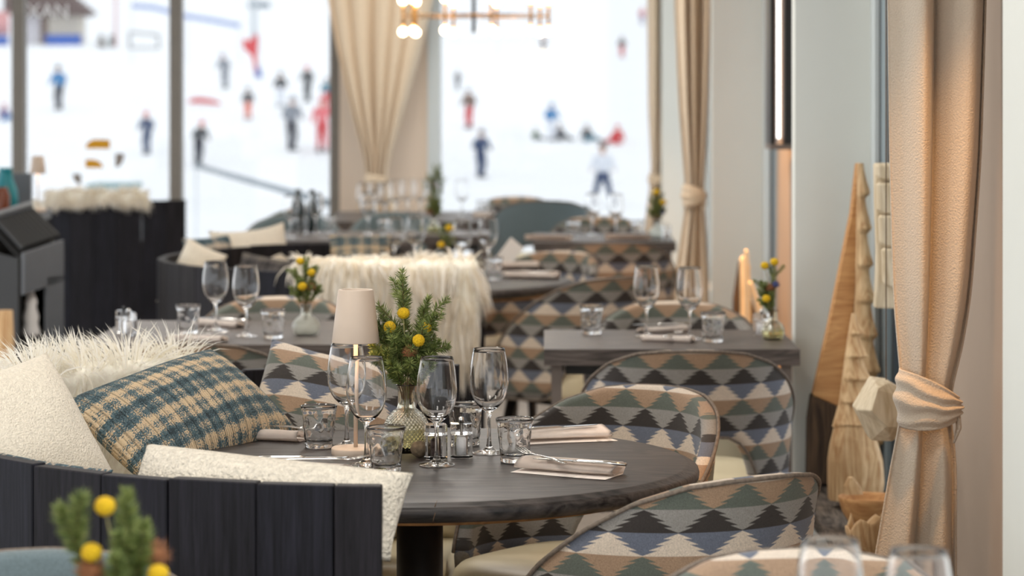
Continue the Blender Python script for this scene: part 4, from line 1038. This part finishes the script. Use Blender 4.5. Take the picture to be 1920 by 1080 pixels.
# ================================================================== OUTSIDE: SNOW, PEOPLE, LIFT
YD = [(18,632),(40,520),(60,450),(76,385),(90,332),(98,290),(108,205),(125,165),(200,108),(300,70),(450,20),(700,-40),(1000,-110),(1500,-200)]
def gz(d):
    if d < 18: return -.15
    return CZ-(sum(interp(YD, d*(1+e)) for e in (-.04,0,.04))/3-PY)*d/F
def DY(py):
    lo, hi = 18., 1400.
    for _ in range(60):
        m = (lo+hi)/2
        if PY+(CZ-gz(m))*F/m > py: lo = m
        else: hi = m
    return lo
ds = [17.2+.0*i for i in range(1)]; x = 18.0
while x < 1450: ds.append(x); x *= 1.035
bm = bmesh.new(); rows = []
for d_ in ds:
    row = []
    for i in range(41):
        t = (i/40-.5)*1.1; px_ = t*d_*1.0 + (0 if d_ > 30 else t*14)
        row.append(bm.verts.new((px_, d_, gz(d_) + .04*mnoise.noise(Vector((px_*.25, d_*.2, 0)))*min(1, d_/60))))
    rows.append(row)
for A, B in zip(rows, rows[1:]):
    for i in range(40): bm.faces.new((A[i], A[i+1], B[i+1], B[i]))
struct('ground_snow_slope', bm, M['snow'], True)
struct('ground_snow_apron', box(-60, 60, -60, 17.3, -.4, -.16), M['snow'])
def cloth(key, c): return cached(('cl', key), lambda: plain(key, c, .8))
CL = {'blue': S(20,120,180), 'navy': S(44,66,104), 'black': S(40,44,50), 'grey': S(130,136,146), 'red': S(206,52,58), 'orange': S(226,96,52), 'white': S(224,228,236), 'pink': S(226,110,116),
      'green': S(60,104,64), 'teal': S(24,116,140), 'purple': S(116,96,140), 'dark': S(52,54,66), 'skin': S(214,170,146), 'brown': S(110,80,64)}
def skin_obj(name, J, E, rad, mat, parent, root):
    me = bpy.data.meshes.new(name); ks = list(dict.fromkeys(k for e in E for k in e)); me.from_pydata([J[k] for k in ks], [(ks.index(a), ks.index(b)) for a, b in E], [])
    o = link(name, me, parent); md = o.modifiers.new('skin', 'SKIN'); me.materials.append(mat)
    for i, k in enumerate(ks):
        v = me.skin_vertices[0].data[i]; v.radius = (rad[k], rad[k]); v.use_root = (k == root)
    md.use_smooth_shade = True; o.modifiers.new('sub', 'SUBSURF').levels = 1; o.modifiers['sub'].render_levels = 1; return o
def person(label, px, py_top, py_foot, jacket, trousers, hat, pose='stand', dirx=1, hh=None):
    d = DY(py_foot); H = hh or (py_foot-py_top)*d/F
    if pose == 'sit': H *= 1.55
    r = thing('person', label, 'person', (X(px, d), d, gz(d)-.02), 0); m = lambda *v: Vector(v)*H
    J = dict(pel=m(0,0,.51), ch=m(0,0,.70), nk=m(0,0,.82), hd=m(0,-.005,.885), ht=m(0,-.005,.95))
    for s, n in ((-1,'l'), (1,'r')):
        J['sh'+n] = m(s*.105,0,.79); J['el'+n] = m(s*.165,-.01,.64); J['ha'+n] = m(s*.17,-.09,.52)
        J['hp'+n] = m(s*.05,0,.49); J['kn'+n] = m(s*.06,-.025,.27); J['an'+n] = m(s*.065,.015,.045); J['to'+n] = m(s*.075,-.10,.03)
    if pose == 'wide':
        for s, n in ((-1,'l'), (1,'r')): J['kn'+n].x = s*.10*H; J['an'+n].x = s*.17*H; J['to'+n].x = s*.19*H; J['ha'+n] = m(s*.20,-.06,.56)
    if pose in ('lean', 'side'):
        q = .16 if pose == 'lean' else .06
        for k in J:
            if J[k].z > .3*H: J[k].x += dirx*q*(J[k].z-.3*H)
        for s, n in ((-1,'l'), (1,'r')): J['kn'+n].x += dirx*.04*H; J['an'+n].x = (s*.03+dirx*.0)*H; J['to'+n] = J['an'+n]+m(dirx*.1,-.03,-.015); J['ha'+n] = J['sh'+n]+m(dirx*.12,-.05*s,-.22)
    if pose == 'sit':
        for k in ('pel','ch','nk','hd','ht','shl','shr','ell','elr','hal','har'): J[k].z -= .43*H
        for s, n in ((-1,'l'), (1,'r')):
            J['hp'+n].z = .07*H; J['kn'+n] = m(s*.05+dirx*.20,-.06,.17); J['an'+n] = m(s*.05+dirx*.36,-.08,.045); J['to'+n] = J['an'+n]+m(dirx*.05,-.03,.05)
    rad = dict(pel=.07,ch=.078,nk=.036,hd=.05,ht=.046,shl=.045,shr=.045,ell=.034,elr=.034,hal=.024,har=.024,hpl=.055,hpr=.055,knl=.042,knr=.042,anl=.032,anr=.032,tol=.024,tor=.024)
    rad = {k: v*H for k, v in rad.items()}
    core = [('pel','ch'),('ch','nk'),('nk','hd'),('hd','ht')]; arms = [e for n in 'lr' for e in (('ch','sh'+n),('sh'+n,'el'+n),('el'+n,'ha'+n))]; legs = [e for n in 'lr' for e in (('pel','hp'+n),('hp'+n,'kn'+n),('kn'+n,'an'+n),('an'+n,'to'+n))]
    skin_obj('body', J, core+arms+legs, rad, cloth('skin', CL['skin']), r, 'pel')
    big = {k: v*1.28 for k, v in rad.items()}; big['nk'] = rad['nk']*1.3; J2 = dict(J)
    for n in 'lr': J2['ha'+n] = J['el'+n].lerp(J['ha'+n], .85)
    skin_obj('jacket', J2, [('pel','ch'),('ch','nk')]+arms, big, cloth(jacket, CL[jacket]), r, 'pel')
    J3 = dict(J); skin_obj('trousers', J3, [e for e in legs if not e[1].startswith('to')], {k: v*1.22 for k, v in rad.items()}, cloth(trousers, CL[trousers]), r, 'pel')
    bt = bmesh.new()
    for n in 'lr': add_tube(bt, [J['an'+n]+m(0,0,.05), J['an'+n], J['to'+n]], [.04*H,.045*H,.03*H], 10)
    obj('boots', bt, cloth('black', CL['black']), r)
    bm = bmesh.new(); bmesh.ops.create_icosphere(bm, subdivisions=3, radius=.072*H)
    for v in list(bm.verts):
        v.co.z = max(v.co.z, -.02*H)
    o_ = obj('hat', bm, cloth(hat, CL[hat]), r); o_.location = J['ht']-m(0,-.008,.008)
    return r
PPL = [('person in a bright blue jacket standing on the slope in the left window', 112,122,206,'blue','dark','black','side',-1),
 ('person in dark navy with a red hat in the left window', 277,208,290,'navy','navy','red','side',-1),
 ('leaning person in black with a reddish hat right of the second mullion', 370,225,310,'black','dark','red','lean',1),
 ('person in a pale grey jacket and dark trousers left of the curtain pillar', 545,180,283,'grey','dark','grey','side',1),
 ('person in red cut off by the curtain pillar', 604,182,285,'pink','red','red','stand',1),
 ('small person in a dark jacket and orange trousers', 465,163,224,'black','orange','black','stand',1),
 ('small person in a dark jacket and white trousers', 526,134,200,'black','white','black','stand',1),
 ('thin person in dark clothes left of the curtain pillar', 578,122,190,'black','black','pink','side',-1),
 ('person in grey leaning back below the blue net', 424,100,166,'grey','grey','purple','lean',-1),
 ('person half hidden behind the pillar edge in dark blue', 613,145,205,'teal','red','dark','stand',1),
 ('tiny person in dark clothes in the right window, left side', 858,132,168,'dark','dark','black','stand',1),
 ('person in a grey top and red trousers in the right window', 881,165,240,'brown','red','grey','side',-1),
 ('large person in slate blue standing at the left of the right window', 900,242,333,'navy','navy','dark','side',1),
 ('tiny person just below the chandelier', 1019,66,98,'brown','dark','orange','stand',1),
 ('tiny person in black and red high on the slope', 1166,68,108,'black','red','black','stand',1),
 ('person in a light blue jacket and white trousers in the right window', 1032,192,264,'blue','white','blue','side',1),
 ('seated person in green and black at the left of the resting group', 1004,236,262,'green','black','black','sit',1),
 ('seated person in dark grey behind the light blue jacket', 1049,226,263,'dark','black','dark','sit',1),
 ('seated person in black and teal in the resting group', 1100,226,265,'black','teal','grey','sit',1),
 ('kneeling person in red at the right of the resting group', 1158,228,270,'red','red','red','sit',-1),
 ('person in a white jacket skiing with legs apart', 1130,268,386,'white','navy','brown','wide',1),
 ('person in purple at the far left edge', 8,188,226,'purple','blue','red','sit',1),
 ('tiny person in red beside the right rear curtain', 1204,14,46,'red','purple','red','stand',1)]
for a in PPL: person(*a[:7], pose=a[7], dirx=a[8])
# chalet hut
d = DY(84); r = thing('chalet', 'small beige chalet with a brown overhanging roof at upper left', 'hut', (X(110,d), d, gz(d))); u = d/F; g0 = gz(d)
def hz(py): return CZ-(py-PY)*u-g0
obj('wall', box((88-110)*u, (150-110)*u, 0, 3.2, -.6, hz(24)), cloth('beige_wall', S(206,198,184)), r, smooth=False)
obj('wall', box((20-110)*u, (76-110)*u, .4, 3.2, -.6, hz(24)), cloth('pale_wall', S(224,222,226)), r, smooth=False)
obj('post', box((76-110)*u, (90-110)*u, -.05, .4, -.6, hz(24)), cloth('brown_wood', S(112,88,74)), r, smooth=False)
bm = bmesh.new(); add_prism(bm, [((10-110)*u, hz(-60)), ((70-110)*u, hz(-60)), ((172-110)*u, hz(24)), ((160-110)*u, hz(30)), ((10-110)*u, hz(26))], (0,-1.0,0), (1,0,0), (0,0,1), -4.5); bmesh.ops.recalc_face_normals(bm, faces=bm.faces)
obj('roof', bm, cloth('brown_roof', S(96,74,68)), r, smooth=False)
o = obj('crash_mat', box((94-110)*u, (160-110)*u, -2.6, -2.0, -.6, hz(66), .2, 2), cloth('blue_mat', S(40,96,190))); o.location = (X(110,d), d, g0); tag(o, 'blue crash mat in front of the chalet', 'mat')
o = obj('crash_mat', box((-30-110)*u, (24-110)*u, -2.6, -2.0, -.6, hz(68), .2, 2), cloth('blue_mat', S(40,96,190))); o.location = (X(110,d), d, g0); tag(o, 'blue crash mat at the far left edge', 'mat')
o = obj('banner', box((-8-110)*u, (23-110)*u, -1.6, -1.5, hz(66), hz(22), .05, 1), cloth('pink_banner', S(222,160,158))); o.location = (X(110,d), d, g0); tag(o, 'pale red and white banner at the far left edge', 'banner')
rr = random.Random(4)
for px, py, s, lab in ((190,86,1,'brown shrub right of the chalet'), (210,84,.9,'dark green shrub right of the brown one')):
    bm = bmesh.new(); d2 = DY(py+4); u2 = d2/F
    for k in range(500):
        a = rr.uniform(0,2*PI); z = rr.random(); q = Vector((math.cos(a)*12*u2*(1-z*.7)*rr.random(), math.sin(a)*12*u2*(1-z*.7)*rr.random(), z*24*u2*s)); e = Vector((rr.gauss(0,1),rr.gauss(0,1),rr.gauss(0,1)))*1.6*u2
        f = Vector((rr.gauss(0,1),rr.gauss(0,1),rr.gauss(0,1)))*1.6*u2; bm.faces.new([bm.verts.new(q), bm.verts.new(q+e), bm.verts.new(q+f)])
    o = obj('shrub', bm, cloth('shrub_'+lab[:5], S(120,108,96) if 'brown s' in lab else S(96,116,110)), smooth=False); o.location = (X(px,d2), d2, gz(d2)); tag(o, lab+' on the snow', 'shrub')
def bars(name, label, cat, segs, rad, col, d):
    bm = bmesh.new(); base = P(segs[0][0], segs[0][1], d); base.z = gz(d)
    for x0, y0, x1, y1 in segs: add_tube(bm, [P(x0,y0,d)-base, P(x1,y1,d)-base], rad*d/F, 8)
    o = obj(name, bm, cloth(label[:12], col)); o.location = base; return tag(o, label, cat)
d = DY(92)
bars('net_frame', 'grey metal net frame on the slope in the left window', 'frame', [(243,58,243,92),(297,64,297,92),(243,60,297,66),(243,90,297,91)], 2.6, S(168,168,166), d)
bars('flag_pole', 'pale red flag pole right of the chalet', 'pole', [(217,-80,217,92)], 3.2, S(226,190,190), DY(90))
r = thing('lift_net', 'long pale blue net band sagging across the slope', 'net', P(250,12,190)); bm = bmesh.new(); L = [(247,10),(290,14),(320,22),(350,30),(400,38),(450,48)]
pr = None
for (xa, ya), (xb, yb) in zip(L, L[1:]):
    add_prism(bm, [(0,0),(0,1)], (0,0,0), (0,0,1), (0,0,1), 0) if False else None
    A = [P(xa,ya-4,190), P(xb,yb-4,190), P(xb,yb+5,190), P(xa,ya+5,190)]; F1 = [bm.verts.new(p-r.location) for p in A]; F2 = [bm.verts.new(p-r.location+Vector((0,.15,0))) for p in A]
    bm.faces.new(F1); bm.faces.new(F2[::-1])
    for i in range(4): bm.faces.new((F1[i], F2[i], F2[(i+1)%4], F1[(i+1)%4]))
bmesh.ops.recalc_face_normals(bm, faces=bm.faces); obj('band', bm, cloth('pale_blue_net', S(150,168,212)), r, smooth=False)
bm = bmesh.new()
for x_, y_ in ((247,10),(350,30),(450,48)): p = P(x_,y_,190)-r.location; add_tube(bm, [p+Vector((0,.08,.3)), Vector((p.x, .08, gz(190)-r.location.z-.2))], .05, 6)
obj('posts', bm, cloth('white_post', S(230,232,236)), r)
d = 150
r = thing('flag', 'red feather flag with a blue tail on the slope', 'flag', Vector((X(486,d), d, gz(d))))
def fl(outline, col, nm, dy=0):
    bm = bmesh.new(); add_prism(bm, [((x_-486)*d/F, CZ-(y_-PY)*d/F-gz(d)) for x_, y_ in outline], (0,dy,0), (1,0,0), (0,0,1), -.06); bmesh.ops.recalc_face_normals(bm, faces=bm.faces); return obj(nm, bm, cloth(nm+'c', col), r, smooth=False)
fl([(481,62),(484,70),(481,120),(484,135),(478,140),(472,105),(456,90),(455,72),(468,76)], S(214,60,66), 'red_cloth'); fl([(484,120),(490,135),(494,158),(484,160),(478,140)], S(70,104,180), 'blue_tail', -.05)
obj('pole', tube([(0,.05,-.3),(-.05,.05,(CZ-(62-PY)*d/F)-gz(d))], .04, 8), cloth('white_post', CL['white']), r)
d = 260
r = thing('lift_pylon', 'pale grey lift pylon with a dark crossbar at the top of the left rear window', 'pylon', Vector((X(476,d), d, gz(d))))
obj('mast', tube([(0,0,-.5),(0,0,(CZ-(-30-PY)*d/F)-gz(d))], .30, 12), cloth('pylon_grey', S(206,212,216)), r)
obj('crossbar', box(-.55,1.55,-.2,.2,(CZ-(15-PY)*d/F)-gz(d),(CZ-(4-PY)*d/F)-gz(d)), cloth('pylon_dark', S(130,142,152)), r, smooth=False)
d = DY(200); o = obj('sled', tube([(-.75,0,.22),(-.4,0,.28),(.2,0,.22),(.6,0,.12)], [.10,.16,.14,.05], 10, flat=.8), cloth('red', CL['red'])); o.location = (X(388,d), d, gz(d)); tag(o, 'red sled lying on the snow right of the second mullion', 'sled')
# terrace rail outside the left rear window
r = thing('terrace_rail', 'grey terrace rail running down to the right outside the window', 'rail', P(370,312,30.3)); a, b = P(368,311,30.3), P(618,381,20.4)
obj('handrail', tube([a-r.location, b-r.location], .03, 10), cloth('rail_grey', S(160,168,174)), r)
for t in (0, 1):
    p = a.lerp(b, t)-r.location; obj('post', tube([p, Vector((p.x, p.y, gz(a.lerp(b,t).y)-r.location.z-.1))], .012, 8), cloth('rail_white', S(226,230,234)), r)
d = 24.0; r = thing('terrace_table', 'grey-green terrace table outside the far left window', 'table', Vector((X(215,d), d, gz(d))))
zt = CZ-(343-PY)*d/F-gz(d)
obj('tabletop', box((172-215)*d/F, (258-215)*d/F, -.3, .3, zt-.045, zt, .004, 1), cloth('grey_green', S(150,176,178)), r, smooth=False)
for sx in (-1, 1): obj('leg', tube([(sx*.12, 0, zt-.04), (sx*.17, 0, -.1)], .015, 8), cloth('rail_white', S(226,230,234)), r)
# window stickers
def sticker(label, pts, mat, d=YB-.02, name='window_sticker'):
    bm = bmesh.new(); c = P(pts[0][0], pts[0][1], d); add_prism(bm, [(P(a,b,d).x-c.x, P(a,b,d).z-c.z) for a, b in pts], (0,0,0), (1,0,0), (0,0,1), -.004); bmesh.ops.recalc_face_normals(bm, faces=bm.faces)
    o = obj(name, bm, mat, smooth=False); o.location = c; return tag(o, label, 'sticker')
def arc2(cx, cy, rx, ry, a0, a1, n=10): return [(cx+rx*math.cos(math.radians(lerp(a0,a1,i/n))), cy+ry*math.sin(math.radians(lerp(a0,a1,i/n)))) for i in range(n+1)]
ym = plain('ochre_sticker', S(222,160,12), .6); gm = plain('taupe_sticker', S(146,136,128), .6)
sticker('upper ochre sticker with a rounded left corner on the left window', [(206,279),(206,262)]+arc2(180,279,20,18,270,180)+[], ym)
sticker('lower ochre sticker with a rounded right corner on the left window', [(160,315),(160,299)]+arc2(172,315,21,16,270,360), ym)
sticker('right taupe quarter-round sticker on the left window', [(216,288),(233,288)]+arc2(216,288,17,26,10,90), gm)
sticker('lower left taupe quarter-round sticker on the left window', [(152,345),(152,326),(136,326)]+arc2(152,326,16,20,170,90), gm)
def letters(label, txt, px, py, h, d=YB-.02):
    cu = bpy.data.curves.new('letters', 'FONT'); cu.body = txt; cu.size = h*d/F*1.38; cu.extrude = .002
    t = bpy.data.objects.new('tmp', cu); C.objects.link(t); bpy.context.view_layer.update()
    me = bpy.data.meshes.new_from_object(t.evaluated_get(bpy.context.evaluated_depsgraph_get())); bpy.data.objects.remove(t)
    me.materials.clear(); me.materials.append(cloth('white_letters', S(246,248,252))); o = link('window_lettering', me); o.location = P(px, py, d); o.rotation_euler = (PI/2,0,0); return tag(o, label, 'lettering')
letters('white lettering on the top of the left window before the chalet', 'XAN', 50, 33, 27)

# ================================================================== LIGHT
sc = bpy.context.scene
w = bpy.data.worlds.new('overcast_sky'); sc.world = w; w.use_nodes = True; bg = w.node_tree.nodes['Background']; bg.inputs[0].default_value = (.93,.965,1,1); bg.inputs[1].default_value = 1.0
def spot(name, loc, energy, col, size=1.2, blend=.6, rad=.03, rx=0, ry=0):
    l = bpy.data.lights.new(name, 'SPOT'); l.energy = energy; l.color = col; l.spot_size = size; l.spot_blend = blend; l.shadow_soft_size = rad
    o = bpy.data.objects.new(name, l); C.objects.link(o); o.location = loc; o.rotation_euler = (rx, ry, 0); return o
WARM = (1,.50,.16)
spot('niche_downlight', (.76, 5.22, 2.10), 34, WARM, 1.1, .9)
spot('niche_downlight', (.84, 10.5, 2.70), 520, WARM, .6, .8)
spot('niche_downlight', (.70, 16.0, 2.70), 80, WARM, .55, .8)
spot('niche_downlight', (.68, 11.95, 2.70), 14, WARM, .5, .8)
def overhead_fill(x, y, en, sz=.5):  # unseen fill lamps added to brighten tables, sheepskin and glass highlights
    l = bpy.data.lights.new('overhead_fill', 'AREA'); l.shape = 'DISK'; l.size = sz; l.energy = en; l.color = (1, .95, .88)
    o = bpy.data.objects.new('overhead_fill', l); C.objects.link(o); o.location = (x, y, 2.72)
for x, y in ((-.9, 1.2), (-.3, 3.6), (-1.9, 4.2), (-.5, 6.4), (-.6, 7.9), (-.3, 9.0), (-2.0, 9.0), (-.4, 12.0), (-2.0, 13.0), (-.7, 15.4)): overhead_fill(x, y, 8.5)
vs = sc.view_settings; vs.view_transform = 'Standard'; vs.look = 'None'; vs.gamma = 1; vs.exposure = 1.05; vs.use_curve_mapping = False
cy = sc.cycles; cy.max_bounces = 28; cy.transmission_bounces = 26; cy.transparent_max_bounces = 12; cy.glossy_bounces = 5; cy.diffuse_bounces = 4
cy.use_denoising = True; cy.caustics_refractive = True; cy.sample_clamp_indirect = 6; cy.blur_glossy = .5
